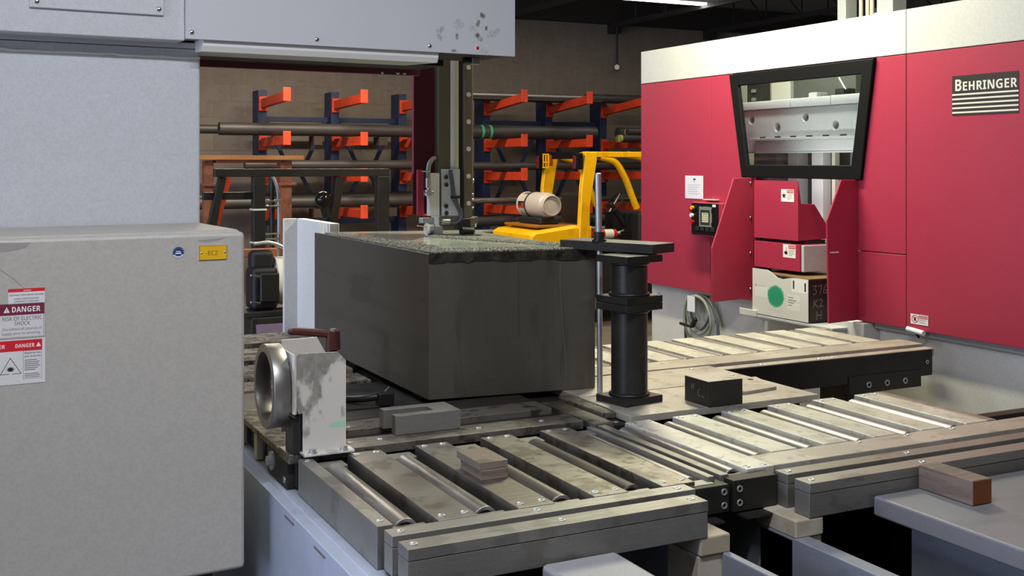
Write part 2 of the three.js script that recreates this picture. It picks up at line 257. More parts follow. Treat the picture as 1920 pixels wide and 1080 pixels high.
// ---------------------------------------------------------------- grey machine on the left (turned 3.7 degrees)
const TURN = 0.0646, LEFT = [0.795, 0, -3.402];
const screwHead = new THREE.SphereGeometry(0.0085, 14, 8, 0, Math.PI * 2, 0, Math.PI / 2).rotateX(Math.PI / 2).scale(1, 1, 0.6);
const font = 'sans-serif';
function lines(g, arr, x, y, dy, w) { arr.forEach((k, i) => g.fillRect(x, y + i * dy, w * k, dy * 0.42)); }
{
  const t = thing('electrical_cabinet', 'light grey electrical cabinet with danger labels and a yellow plate reading EC2', 'cabinet', LEFT, TURN);
  bx(t, 'body', [-1.15, -0.004], [0.532, 1.549], [-0.498, -0.036], m.cabinet, 0.012);
  const d = bx(t, 'door', [-1.15, 0], [0.528, 1.544], [-0.032, 0], m.cabinet, 0.014);
  bx(t, 'seal', [-1.14, -0.012], [0.54, 1.535], [-0.038, -0.03], m.rubber, 0);
  bx(t, 'plinth', [-1.1, -0.06], [0, 0.532], [-0.46, -0.14], m.dark, 0.004);
  // marks rubbed on the door: a dark scuff under the top edge and finger smears
  const pl = mesh(d, 'name_plate', stickerGeo(0.082, 0.043, 0.003), canvasMat(410, 215, (g, w, h) => { g.fillStyle = '#d8a80c'; g.fillRect(0, 0, w, h); g.strokeStyle = '#8a6a10'; g.lineWidth = 8; g.strokeRect(4, 4, w - 8, h - 8); g.fillStyle = '#5a420c'; g.font = '92px ' + font; g.textBaseline = 'middle'; g.fillText('-EC2', 92, h / 2 + 6); }), [-0.098, 1.4845, 0.0016]);
  for (const x of [-0.1325, -0.0635]) mesh(d, 'rivet', new THREE.SphereGeometry(0.0034, 10, 8).scale(1, 1, 0.6), m.chrome, [x, 1.4845, 0.003]);
  mesh(d, 'round_sticker', new THREE.CylinderGeometry(0.0165, 0.0165, 0.0012, 32).rotateX(Math.PI / 2).rotateZ(Math.PI / 2), [m.blue, canvasMat(256, 256, (g) => { g.fillStyle = '#1f2f66'; g.beginPath(); g.arc(128, 128, 128, 0, 7); g.fill(); g.fillStyle = '#b9c0d2'; g.beginPath(); g.arc(128, 128, 128, 0.35, 2.79); g.fill(); g.fillStyle = '#1f2f66'; g.beginPath(); g.arc(128, 122, 92, 0, 7); g.fill(); g.fillStyle = '#e6e9f2'; for (let i = 0; i < 6; i++) g.fillRect(76 + i * 18, 92 + (i % 3) * 4, 13, 22); g.fillRect(62, 136, 132, 24); g.strokeStyle = '#8d9ac0'; g.lineWidth = 9; g.setLineDash([12, 9]); g.beginPath(); g.arc(128, 128, 108, 3.0, 6.4); g.stroke(); }), m.blue], [-0.2, 1.489, 0.0008], [0, 0, 0]);
  mesh(d, 'warning_sticker', stickerGeo(0.093, 0.043), canvasMat(512, 236, (g, w, h) => { g.fillStyle = '#d6d3d0'; g.fillRect(0, 0, w, h); g.fillStyle = '#cc1f2b'; g.fillRect(0, 0, w, 52); g.fillStyle = '#f0d8d8'; g.font = 'bold 26px ' + font; g.textAlign = 'center'; g.fillText('\u26a0 DANGER', w / 2, 40); g.fillStyle = '#3a3434'; g.font = 'bold 31px ' + font; g.fillText('DISCONNECT SUPPLY BEFORE SERVICING', w / 2, 108, w - 30); g.font = 'bold 28px ' + font; g.fillText("COUPER L'ALIMENTATION AVANT", w / 2, 164, w * 0.68); g.fillText("L'ENTRETIEN ET LE DÉPANNAGE", w / 2, 204, w * 0.68); }), [-0.6105, 1.3855, 0.0008]);
  mesh(d, 'warning_sticker', stickerGeo(0.119, 0.094), canvasMat(768, 535, (g, w, h) => { g.fillStyle = '#cfcbc9'; g.fillRect(0, 0, w, h); g.fillStyle = '#6e2038'; g.fillRect(0, 0, w, 180); g.fillStyle = '#e9e2e2'; g.font = 'bold 118px ' + font; g.fillText('DANGER', 225, 134, 490); g.beginPath(); g.moveTo(100, 136); g.lineTo(150, 46); g.lineTo(200, 136); g.fill(); g.fillStyle = '#6e2038'; g.font = 'bold 70px ' + font; g.fillText('!', 140, 128); g.fillStyle = '#37333a'; g.textAlign = 'center'; g.font = '82px ' + font; g.fillText('RISK OF ELECTRIC', 400, 262, 680); g.fillText('SHOCK', 400, 338, 270); g.font = '58px ' + font; g.fillText('Disconnect all sources of', 400, 416, 680); g.fillText('supply prior to servicing.', 390, 484, 660); g.strokeStyle = '#55505a'; g.lineWidth = 5; g.strokeRect(6, 6, w - 20, h - 16); }), [-0.6245, 1.3195, 0.0008]);
  mesh(d, 'warning_sticker', stickerGeo(0.16, 0.123), canvasMat(1024, 787, (g, w, h) => { g.fillStyle = '#d3d0cd'; g.fillRect(0, 0, w, h); g.fillStyle = '#c81e2a'; g.fillRect(0, 20, w - 50, 190); g.fillStyle = '#efd6d4'; g.font = 'bold 92px ' + font; g.fillText('DANGER', 0, 150, 400); g.fillText('DANGER', 530, 150, 320); g.beginPath(); g.moveTo(872, 150); g.lineTo(914, 70); g.lineTo(956, 150); g.fill(); g.strokeStyle = '#2c2a2a'; g.lineWidth = 10; g.beginPath(); g.moveTo(300, 600); g.lineTo(456, 320); g.lineTo(630, 600); g.closePath(); g.stroke(); g.fillStyle = '#141414'; g.beginPath(); const N = 11; for (let i = 0; i < N * 2; i++) { const a = i / N * Math.PI, r = i % 2 ? 38 : 78; g.lineTo(460 + r * Math.cos(a), 520 + r * 0.72 * Math.sin(a)); } g.fill(); g.fillStyle = '#d3d0cd'; g.beginPath(); g.arc(460, 585, 26, 0, 7); g.fill(); g.lineWidth = 4; g.strokeRect(664, 214, 300, 490); g.fillStyle = '#35322f'; g.font = 'bold 44px ' + font; g.fillText('Risque de choc', 684, 268, 270); g.fillText("d'arc ou de choc", 684, 326, 270); g.fillStyle = '#6c6866'; lines(g, [0.8, 0.95, 0.9, 1, 0.85, 0.7], 684, 370, 34, 260); lines(g, [0.9, 1, 0.95], 684, 610, 30, 260); }), [-0.643, 1.2075, 0.0008]);
  const ink = M(0x928e87, 0.6, 0);
  mesh(d, 'scuff_mark', extr([[-0.72, 1.535], [-0.60, 1.531], [-0.615, 1.518], [-0.66, 1.509], [-0.72, 1.512]], 0.0006, 0), ink, [0, 0, 0]);
  mesh(d, 'scuff_mark', extr([[-0.145, 1.522], [-0.055, 1.529], [-0.075, 1.522], [-0.12, 1.516]], 0.0006, 0), ink, [0, 0, 0]);
  const hair = tube(d, 'scratch', [[-0.69, 1.47, 0.0003], [-0.65, 1.44, 0.0003], [-0.6, 1.39, 0.0003]], 0.0007, ink, 12, 5);
}
{
  const t = thing('sawing_machine', 'tall light grey machine with a long overhanging head behind the grey cabinet', 'machine', LEFT, TURN);
  const col = bx(t, 'column', [-1.2, -0.004], [0, 2.109], [-1.15, -0.5], m.paint, 0.008);
  tube(col, 'weld_bead', Array.from({ length: 30 }, (_, i) => [-1.2 + i / 29 * 1.194, 2.106 + rr(-0.0025, 0.0025), -0.5]), 0.0045, m.lipwhite, 90, 6);
  bx(t, 'column_cap', [-1.2, -0.006], [2.109, 2.136], [-1.15, -0.507], m.paint, 0.002); bx(t, 'joint_gap', [-1.2, -0.01], [2.134, 2.139], [-1.1, -0.512], m.rubber, 0);
  bx(t, 'mounting_plate', [-1.2, -0.008], [2.138, 2.158], [-1.15, -0.505], m.paint, 0.003);
  const head = bx(t, 'head', [-1.2, -0.081], [2.152, 2.95], [-0.72, -0.4], m.paint, 0.004);
  const cov = bx(t, 'cover_plate', [-0.554, -0.15], [2.229, 2.62], [-0.4, -0.39], m.paint, 0.003);
  for (const [x, y] of [[-0.535, 2.248], [-0.167, 2.249], [-0.535, 2.6], [-0.167, 2.6]]) mesh(cov, 'screw', screwHead, m.chrome, [x, y, -0.39]);
  bx(t, 'arm_beam', [-0.081, 1.163], [2.166, 2.95], [-0.7, -0.402], m.paint, 0.003);
  // front sheet of the arm, with greasy hand prints near its free end
  const W = 1.249, H = 0.79;
  const sheet = mesh(t, 'front_sheet', new THREE.BoxGeometry(W, H, 0.012), canvasMat(2000, 1264, (g, w, h) => {
    g.fillStyle = '#bfc2c4'; g.fillRect(0, 0, w, h);
    const X = (u) => (u + 0.081) / W * w, Y = (y) => (2.949 - y) / H * h;
    const blot = (u, y, a, b, r, al) => { for (let k = 0; k < 60; k++) { g.fillStyle = `rgba(96,92,84,${al * rr(0.3, 1)})`; const q = rr(0, 6.28), s = Math.sqrt(rnd()); g.beginPath(); const c = Math.cos(r), n = Math.sin(r), ex = s * a * Math.cos(q), ey = s * b * Math.sin(q); g.arc(X(u + ex * c - ey * n), Y(y + ex * n + ey * c), rr(3, 8), 0, 7); g.fill(); } };
    for (const [u, y, a, b, r, al] of [[0.925, 2.267, 0.022, 0.02, 0, 0.13], [0.845, 2.225, 0.012, 0.024, 0.4, 0.14], [0.918, 2.222, 0.005, 0.012, 0, 0.14], [0.857, 2.247, 0.01, 0.01, 0, 0.07], [1.008, 2.276, 0.007, 0.013, -0.4, 0.2], [1.03, 2.305, 0.006, 0.008, 0, 0.16], [1.022, 2.308, 0.004, 0.008, 0, 0.2], [1.006, 2.23, 0.006, 0.008, 0, 0.22], [1.012, 2.222, 0.022, 0.008, -0.6, 0.16], [1.075, 2.242, 0.03, 0.014, 0.5, 0.12], [1.043, 2.26, 0.004, 0.008, 0, 0.14], [1.035, 2.172, 0.02, 0.008, 0, 0.05], [0.905, 2.168, 0.01, 0.003, 0, 0.1], [0.985, 2.255, 0.015, 0.012, 0, 0.05]]) blot(u, y, a, b, r, al);
  }, 0.45), [-0.081 + W / 2, 2.159 + H / 2, -0.394]);
  for (const x of [-0.062, 0.37, 0.805]) mesh(sheet, 'screw', screwHead, m.chrome, [x, 2.18, -0.388]);
  mesh(sheet, 'red_button', new THREE.SphereGeometry(0.0075, 14, 10).scale(1, 1, 0.5), m.redGloss, [1.005, 2.183, -0.388]);
  mesh(sheet, 'button_collar', new THREE.TorusGeometry(0.009, 0.002, 8, 24), m.lipwhite, [1.005, 2.183, -0.388]);
  const fl = extr([[0.405, 2.166], [0.405, 2.14], [0.414, 2.122], [0.7, 2.134], [0.7, 2.166]], 0.87, 0.001).rotateY(Math.PI / 2);   // x -> -z, thickness -> +x
  mesh(t, 'lower_flange', fl, m.lipwhite, [-0.02, 0, 0]);
  bx(t, 'blade_housing', [0.0, 1.02], [2.139, 2.9], [-0.94, -0.701], m.rubber, 0.002);
  const rc = bx(t, 'rear_cover', [0.0, 1.03], [2.117, 2.9], [-0.97, -0.945], M(0x6e3440, 0.6, 0), 0.002);
  for (const x of [0.86, 0.93, 0.96]) mesh(rc, 'screw', screwHead, m.chrome, [x, 2.126, -0.945]);
  bx(t, 'cable_clip', [1.06, 1.095], [2.136, 2.163], [-0.56, -0.53], m.zinc, 0.003); rod(t, 'cable_gland', [1.03, 2.15, -0.55], [1.06, 2.15, -0.55], 0.012, m.dark, 12); bx(t, 'underside_shade', [0.86, 1.155], [2.1625, 2.167], [-0.695, -0.41], m.joist, 0);  // last piece: thin dark sheet painting the shade under the arm beam
}
{
  const t = thing('blade_guide', 'upright blade guide with hoses and a drilled rail touching the black block', 'saw guide', [2.07, 0, -4.93], TURN);
  const topY = 2.42;
  bx(t, 'cover_plate', [-0.118, -0.003], [1.51, topY], [-0.05, -0.045], m.maroon, 0.001);  // red sheet lying in shadow, its shade painted in as maroon
  bx(t, 'cover_edge', [-0.121, -0.117], [1.7, topY], [-0.05, -0.03], M(0x7d2c44, 0.5, 0), 0.001);
  mesh(t, 'cover_lip', extr([[-0.121, 1.512], [-0.118, 1.505], [-0.09, 1.505], [-0.087, 1.512], [-0.087, 1.708], [-0.094, 1.718], [-0.121, 1.72]], 0.012, 0.002), m.red, [0, 0, 0]);
  const post = bx(t, 'post', [-0.006, 0.059], [1.5, topY], [-0.06, 0], m.olive, 0.004);
  bx(t, 'white_strip', [0.059, 0.084], [1.663, topY], [-0.04, -0.008], M(0xe9eef8, 0.5, 0), 0.002);
  bx(t, 'white_strip', [0.084, 0.104], [1.663, topY], [-0.04, -0.002], M(0xd9d9b6, 0.5, 0), 0.002);
  bx(t, 'groove_strip', [0.104, 0.122], [1.49, topY], [-0.03, 0.0], m.dark, 0.001);
  const rail = bx(t, 'rail', [0.121, 0.166], [1.486, topY], [-0.03, 0.02], m.olive, 0.003);
  bx(rail, 'rail_edge', [0.166, 0.176], [1.63, topY], [-0.03, 0.008], M(0x8a8564, 0.5, 0.2), 0.002);
  for (let y = 1.558; y < 2.35; y += 0.13) mesh(rail, 'hole_plug', new THREE.CylinderGeometry(0.0115, 0.0115, 0.004, 20).rotateX(Math.PI / 2), m.cream, [0.1445, y, 0.0205]);
  bx(t, 'white_block', [-0.058, -0.009], [1.503, 1.703], [-0.02, 0.018], m.lipwhite, 0.002);
  const fp = bx(t, 'fixing_plate', [0.006, 0.104], [1.497, 1.722], [0, 0.01], M(0xccd2dd, 0.4, 0.2), 0.002);
  bx(t, 'backing_plate', [0.058, 0.108], [1.5, 1.665], [-0.02, 0.0], m.lipwhite, 0.001);
  const hex = new THREE.CylinderGeometry(0.0115, 0.0115, 0.008, 12).rotateX(Math.PI / 2), sock = new THREE.CylinderGeometry(0.0055, 0.0055, 0.002, 6).rotateX(Math.PI / 2);
  for (const [x, y] of [[0.026, 1.684], [0.028, 1.648], [0.026, 1.547], [0.028, 1.514]]) { const b = mesh(fp, 'bolt', hex, m.chrome, [x, y, 0.014]); mesh(t, 'bolt_socket', sock, m.hole, [x, y, 0.0185]); }
  tube(t, 'coolant_hose', [[0.05, 1.718, 0.016], [0.054, 1.68, 0.022], [0.06, 1.63, 0.024], [0.066, 1.585, 0.024], [0.086, 1.545, 0.026], [0.099, 1.518, 0.028], [0.095, 1.485, 0.03], [0.07, 1.466, 0.03], [0.045, 1.466, 0.024]], 0.0095, m.hose, 60, 12);
  bx(t, 'hose_clip', [0.052, 0.092], [1.583, 1.596], [0.01, 0.036], m.rubber, 0.002); bx(t, 'clip_tail', [0.078, 0.09], [1.565, 1.6], [0.008, 0.014], m.zinc, 0.001);
  tube(t, 'air_hose', [[0.0, 1.775, -0.03], [-0.03, 1.772, -0.005], [-0.056, 1.748, 0.006], [-0.066, 1.7, 0.01], [-0.066, 1.67, 0.01]], 0.011, m.hoseGreen, 40, 12);
  const fit = rod(t, 'hose_fitting', [-0.066, 1.68, 0.01], [-0.066, 1.635, 0.01], 0.0145, m.zinc, 6);
  rod(t, 'hose_elbow', [-0.066, 1.625, 0.01], [-0.066, 1.598, 0.01], 0.019, m.zinc, 8); rod(t, 'hose_elbow', [-0.09, 1.611, 0.01], [-0.04, 1.611, 0.01], 0.012, m.zinc, 8);
  rod(t, 'pin', [-0.105, 1.712, 0.02], [-0.06, 1.712, 0.02], 0.004, m.chrome, 8);
  // saw guide at the foot
  bx(t, 'carrier', [-0.01, 0.1], [1.458, 1.5], [-0.05, 0.02], m.olive, 0.003); bx(t, 'carrier_neck', [-0.03, 0.0], [1.45, 1.503], [-0.03, 0.014], m.lipwhite, 0.002);
  bx(t, 'carbide_jaw', [-0.03, 0.012], [1.413, 1.456], [-0.012, 0.012], m.zinc, 0.002);
  const rl = rod(t, 'guide_roller', [-0.066, 1.44, 0.0], [-0.04, 1.44, 0.0], 0.028, m.zinc, 24);
  rod(rl, 'roller_rim', [-0.07, 1.44, 0.0], [-0.062, 1.44, 0.0], 0.029, m.cream, 24);
  rod(t, 'coolant_nozzle', [0.0, 1.474, 0.03], [0.036, 1.474, 0.03], 0.014, m.zinc, 12);
  bx(t, 'wing_plate', [-0.09, -0.035], [1.468, 1.492], [-0.04, 0.0], m.zinc, 0.002); bar(t, 'wiper', [-0.115, 1.457, 0.0], [-0.05, 1.447, 0.0], 0.02, 0.004, m.cream);
  bx(t, 'black_clamp', [0.088, 0.15], [1.432, 1.488], [-0.03, 0.035], m.rubber, 0.006); rod(t, 'black_knob', [0.098, 1.43, 0.03], [0.16, 1.424, 0.03], 0.019, m.rubber, 16);
  bx(t, 'right_arm', [0.148, 0.176], [1.409, 1.49], [-0.02, 0.03], m.olive, 0.003); bx(t, 'right_lug', [0.156, 0.194], [1.455, 1.494], [-0.01, 0.022], m.olive, 0.003); rod(t, 'right_screw', [0.18, 1.46, 0.02], [0.18, 1.444, 0.02], 0.006, m.cream, 10);
  for (const y of [1.665, 1.6, 1.575, 1.535]) rod(t, 'side_screw', [0.174, y, -0.01], [0.186, y, -0.01], y > 1.65 ? 0.012 : 0.005, m.zinc, 10);
}
// ---------------------------------------------------------------- base castings and beams under the tables
{
  const t = thing('machine_base', 'pale blue-grey welded base with ribs and pads carrying the roller tables', 'machine base', [0.9, 0, -3.0]);
  bx(t, 'side_wall', [0.88, 0.92], [0, 0.736], [-4.3, -1.9], m.blue, 0.004);
  bx(t, 'top_flange', [0.912, 0.965], [0.73, 0.7405], [-4.3, -1.9], m.blue, 0.003);
  for (const z of [-3.2, -2.9, -2.62, -2.4]) bx(t, 'weld_seam', [0.878, 0.882], [0.71, 0.716], [z - 0.07, z + 0.03], m.wood, 0.002);
  for (const [a, b, c, d] of [[1.785, 1.885, 1.86, 1.885], [2.108, 2.21, 2.108, 2.16]]) {
    bx(t, 'pad', [a, b], [0.70, 0.752], [-2.64, -2.462], m.cast, 0.006); bx(t, 'pad_stub', [a, b], [0.3, 0.7], [-2.62, -2.47], m.cast, 0.006);
    bx(t, 'rib', [c, d], [0, 0.702], [-3.3, -1.55], m.rib, 0.004);
  }
  bx(t, 'rib', [3.3, 3.36], [0, 0.702], [-3.3, -2.5], m.rib, 0.004); bx(t, 'pad', [3.28, 3.4], [0.7, 0.752], [-2.64, -2.47], m.cast, 0.006);
  bx(t, 'rear_wall', [0.92, 4.2], [0, 0.7], [-3.36, -3.3], m.dark, 0.003);
}
{
  const t = thing('support_beam', 'light grey box beam butting against the front rail of the near roller table', 'beam', [1.4, 0, -2.0]);
  bx(t, 'tube', [1.298, 1.513], [0.5, 0.766], [-2.452, -1.62], M(T.dimmedPaint, 0.5, 0, { color: new THREE.Color(1.5, 1.5, 1.48) }), 0.014); bx(t, 'foot', [1.33, 1.48], [0, 0.5], [-2.0, -1.8], m.dark, 0.004);
}
{
  const t = thing('support_beam', 'broad grey beam, coloured darker for the dim corner, with an overhanging top that carries the wooden block', 'beam', [3.0, 0, -2.0]);
  bx(t, 'top_plate', [2.384, 3.7], [0.733, 0.79], [-2.452, -1.3], m.dimmedPaint, 0.008); bx(t, 'web', [2.48, 3.6], [0.03, 0.735], [-2.4, -1.3], m.rib, 0.004);
  const f = bx(t, 'foot_plate', [2.36, 3.6], [0, 0.03], [-2.44, -1.3], m.cast, 0.004); rod(f, 'anchor_bolt', [2.42, 0.02, -2.3], [2.42, 0.05, -2.3], 0.016, m.zinc, 6);
}
// ---------------------------------------------------------------- roller tables
const TOP = 0.85;
const capGeo = new THREE.LatheGeometry([[0, 0.0], [0.005, 0.0], [0.0055, 0.0024], [0.0095, 0.0024], [0.0105, 0.0014], [0.0105, -0.004]].map((p) => new THREE.Vector2(...p)), 18);
function bolt(parent, x, y, z, side) { const b = mesh(parent, 'bolt', capGeo, m.zinc, [x, y, z], side === 'z' ? [Math.PI / 2, 0, 0] : side === '-x' ? [0, 0, Math.PI / 2] : undefined); return b; }
function rollerGeo(r, len) {                               // axis along z, a turned rim at both ends
  const h = len / 2, p = [[0.35 * r, -h + 0.012], [0.62 * r, -h + 0.012], [0.62 * r, -h], [0.94 * r, -h], [r, -h + 0.004], [r, h - 0.004], [0.94 * r, h], [0.62 * r, h], [0.62 * r, h - 0.012], [0.35 * r, h - 0.012], [0.35 * r, h - 0.002], [0, h - 0.002]];
  const g = new THREE.LatheGeometry(p.map((q) => new THREE.Vector2(...q)), 36).rotateX(Math.PI / 2); const uv = g.attributes.uv; for (let i = 0; i < uv.count; i++) uv.setXY(i, uv.getX(i) * 0.5, uv.getY(i) * len); return g;
}
function roller(t, x, r, z0, z1, mat, y) { const g = rollerGeo(r, Math.abs(z1 - z0)); return mesh(t, 'roller', g, mat, [x, y, (z0 + z1) / 2]); }
{
  const t = thing('roller_table', 'near steel roller table with five rollers, lying beside the pale blue base', 'roller table', [1.45, 0, -3.0]);
  const side = bx(t, 'side_bar', [0.945, 0.987], [0.742, TOP], [-3.36, -2.65], m.rail, 0.002); bolt(side, 0.966, TOP, -3.33); bolt(side, 0.966, TOP, -2.69);
  [1.10, 1.325, 1.555, 1.775].forEach((x, i) => {
    const s = bx(t, 'slat', [x, x + 0.109], [0.785, TOP], [-3.36, -2.625], [m.slat, m.slat, m.slatDirty, m.slatDirty][i], 0.002);
    for (const z of [-3.335, -2.66]) for (const d of [0.022, 0.085]) bolt(s, x + d, TOP, z);
  });
  [1.028, 1.251, 1.478, 1.703, 1.9].forEach((x, i) => {
    roller(t, x, i < 4 ? 0.0365 : 0.032, -3.26, -2.672, [m.roller, m.roller, m.slat, m.rollerDirty, m.roller][i], TOP - 0.034);
    bx(t, 'bearing_block', [x - 0.045, x + 0.05], [0.79, 0.838], [-2.668, -2.622], m.rail, 0.002); bx(t, 'bearing_block', [x - 0.03, x + 0.045], [0.79, 0.84], [-3.33, -3.268], m.rail, 0.002);
  });
  bx(t, 'bottom_pan', [0.987, 1.94], [0.742, 0.748], [-3.39, -2.56], m.dark, 0);
  bx(t, 'end_bar', [1.943, 1.967], [0.775, TOP], [-3.335, -2.645], m.rail, 0.002);
  for (const [z0, z1, x1, bs] of [[-2.62, -2.563, 1.842, [0.985, 1.36, 1.8]], [-2.525, -2.458, 1.808, [0.98, 1.38, 1.775]]]) {
    const c = bx(t, 'rail_cap', [0.952, x1], [0.8215, TOP], [z0, z1], m.rail, 0.002); bx(t, 'rail', [0.952, x1 - 0.001], [0.752, 0.8205], [z0 + 0.001, z1 - 0.001], m.rail, 0.002);
    for (const x of bs) bolt(c, x, TOP, (z0 + z1) / 2);
  }
  bx(t, 'rail_spacer', [0.97, 1.8], [0.76, 0.79], [-2.567, -2.52], m.dark, 0);
  const e = bx(t, 'end_block', [1.845, 1.985], [0.757, 0.836], [-2.66, -2.6], m.dark, 0.003); for (const y of [0.777, 0.816]) bolt(e, 1.967, y, -2.6, 'z');
}
{
  const t = thing('roller_table', 'middle roller table with slats coloured pale as if lamplit, between the near table and the red machine', 'roller table', [2.7, 0, -3.0]);
  bx(t, 'side_bar', [1.988, 2.018], [0.775, TOP], [-3.335, -2.645], m.rail, 0.002);
  [2.09, 2.288, 2.5, 2.712, 2.925, 3.135].forEach((x, i) => {
    const s = bx(t, 'slat', [x, x + 0.103], [0.828, TOP + 0.002], [-3.325, i ? -2.784 : -2.655], m.slatLit, 0.003);
    for (const z of i ? [-3.3] : [-3.3, -2.68]) for (const d of [0.02, 0.08]) bolt(s, x + d, TOP + 0.002, z);
  });
  [2.062, 2.24, 2.449, 2.66, 2.872, 3.083].forEach((x, i) => { roller(t, x, 0.034, -3.28, i ? -2.79 : -2.685, m.roller, TOP - 0.034); });
  bx(t, 'bearing_block', [2.03, 2.1], [0.79, 0.838], [-2.682, -2.63], m.rail, 0.002);
  const fp = bx(t, 'front_plate', [2.19, 4.0], [0.832, TOP], [-2.782, -2.662], m.plate, 0.003); for (const x of [2.62, 2.83, 3.04]) bolt(fp, x, TOP, -2.76);
  bx(t, 'bottom_pan', [2.018, 3.3], [0.742, 0.748], [-3.33, -2.56], m.dark, 0); bx(t, 'side_bar', [3.25, 3.29], [0.75, TOP], [-3.335, -2.79], m.rail, 0.002);
  for (const [z0, z1, bs] of [[-2.62, -2.563, [2.19, 2.66, 3.2]], [-2.525, -2.46, [2.19, 2.62, 3.1]]]) {
    const c = bx(t, 'rail_cap', [z1 > -2.5 ? 2.157 : 2.164, 4.0], [0.8215, TOP], [z0, z1], m.rail, 0.002); bx(t, 'rail', [z1 > -2.5 ? 2.157 : 2.164, 4.0], [0.753, 0.8205], [z0 + 0.001, z1 - 0.001], m.rail, 0.002);
    for (const x of bs) bolt(c, x, TOP, (z0 + z1) / 2);
  }
  const e = bx(t, 'end_block', [2.0, 2.158], [0.752, 0.843], [-2.66, -2.6], m.dark, 0.003); for (const y of [0.778, 0.818]) bolt(e, 2.022, y, -2.6, 'z');
}
{
  const t = thing('roller_table', 'far roller table with slats coloured pale as if lamplit on a long black beam before the red machine', 'roller table', [3.5, 0, -4.4]);
  [2.58, 2.79, 3.0, 3.208, 3.414, 3.617, 3.818, 4.014, 4.218].forEach((x) => { bx(t, 'slat', [x - 0.125, x], [0.828, TOP + 0.002], [-4.79, -4.287], m.slatLit, 0.003); });
  [2.685, 2.895, 3.104, 3.311, 3.515, 3.717, 3.916, 4.116, 4.285].forEach((x) => roller(t, x - 0.062, 0.031, -4.78, -4.3, m.roller, TOP - 0.03));
  const fr = bx(t, 'front_rail', [2.3, 4.345], [0.82, TOP], [-4.285, -4.125], m.plate, 0.003); bx(t, 'ledge_strip', [2.3, 4.34], [0.8, 0.838], [-4.11, -4.05], m.plate, 0.003);
  bolt(fr, 3.28, 0.838, -4.07); bolt(fr, 3.62, 0.838, -4.07); bolt(fr, 3.7, 0.838, -4.07);
  const b = bx(t, 'long_beam', [2.3, 4.325], [0.708, 0.834], [-4.118, -4.047], m.black, 0.003); bolt(b, 4.29, 0.775, -4.047, 'z');
  const c = bx(t, 'bolted_block', [3.78, 4.245], [0.66, 0.745], [-4.1, -4.042], m.black, 0.003); for (const x of [3.905, 4.021, 4.138]) mesh(c, 'bolt', capGeo.clone().scale(1.5, 1.5, 1.5), m.zinc, [x, 0.697, -4.042], [Math.PI / 2, 0, 0]);
  bx(t, 'bottom_pan', [2.3, 4.33], [0.74, 0.75], [-4.8, -4.12], m.dark, 0); bx(t, 'back_rail', [2.3, 4.34], [0.76, 0.835], [-4.84, -4.795], m.plate, 0.003);
  for (const x of [2.6, 4.1]) bx(t, 'leg', [x, x + 0.12], [0, 0.74], [-4.6, -4.4], m.dark, 0.004);
}
{
  const t = thing('slatted_table', 'dirty steel slatted table partly hidden behind the ring bracket and the grey cabinet', 'machine table', [1.2, 0, -5.0]);
  for (const [z0, z1, y, x1] of [[-5.86, -5.56, 0.86, 1.66], [-5.5, -5.36, 0.845, 1.6], [-5.3, -5.14, 0.85, 1.58], [-5.08, -4.93, 0.84, 1.58], [-4.88, -4.74, 0.85, 1.58], [-4.68, -4.5, 0.842, 1.58]]) bx(t, 'slat', [0.85, x1], [y - 0.05, y], [z0, z1], m.chipsBed, 0.004);
  bx(t, 'frame', [0.86, 1.57], [0.3, 0.79], [-5.8, -4.52], m.dark, 0.003); bx(t, 'leg', [0.95, 1.1], [0, 0.3], [-5.3, -5.1], m.dark, 0.003);
}
{
  const t = thing('saw_table', 'dark central machine table with bolted steel rails under the black block', 'machine table', [1.6, 0, -4.2]);
  bx(t, 'bed', [0.96, 2.3], [0.3, 0.835], [-4.48, -3.52], m.dark, 0.004); bx(t, 'bed', [1.62, 2.3], [0.3, 0.835], [-5.42, -4.485], m.dark, 0.004); bx(t, 'foot', [1.2, 2.2], [0, 0.3], [-5.0, -3.8], m.dark, 0.004);
  const r1 = bx(t, 'rail', [0.924, 1.964], [0.828, 0.858], [-3.505, -3.39], m.slatDirty, 0.003); for (const x of [1.14, 1.24, 1.59, 1.83]) bolt(r1, x, 0.858, -3.45);
  bx(t, 'rail_body', [0.95, 1.95], [0.75, 0.828], [-3.5, -3.4], m.dark, 0.003);
  const r2 = bx(t, 'rail', [1.12, 1.965], [0.828, 0.857], [-3.752, -3.622], m.rollerDirty, 0.003); bolt(r2, 1.2, 0.857, -3.66);
  bx(t, 'ledge', [1.15, 1.965], [0.828, 0.857], [-3.9, -3.758], m.dark, 0.003); bx(t, 'chip_plate', [0.925, 1.14], [0.83, 0.85], [-4.12, -3.507], m.chipsBed, 0.003);
  const c1 = bx(t, 'cross_bar', [1.985, 2.062], [0.825, 0.852], [-3.74, -3.345], m.rollerDirty, 0.003), c2 = bx(t, 'cross_bar', [2.076, 2.13], [0.837, 0.86], [-3.78, -3.45], m.rollerDirty, 0.004);
  const c3 = bx(t, 'cross_bar', [2.072, 2.13], [0.8, 0.836], [-3.6, -3.36], m.dark, 0.003); bolt(c3, 2.1, 0.836, -3.4);
  const p = bx(t, 'pivot_bar', [0.926, 0.952], [0.745, 0.828], [-3.66, -3.42], m.dark, 0.003);
  rod(p, 'pivot_washer', [0.926, 0.796, -3.585], [0.918, 0.796, -3.585], 0.03, m.zinc, 24); rod(p, 'pivot_bolt', [0.92, 0.796, -3.585], [0.905, 0.796, -3.585], 0.016, m.zinc, 6);
  bolt(p, 0.926, 0.768, -3.445, '-x'); bx(t, 'lug', [0.926, 0.95], [0.745, 0.83], [-4.1, -4.04], m.cast, 0.003); bx(t, 'lug', [0.926, 0.95], [0.745, 0.83], [-3.84, -3.8], m.cast, 0.003);
}
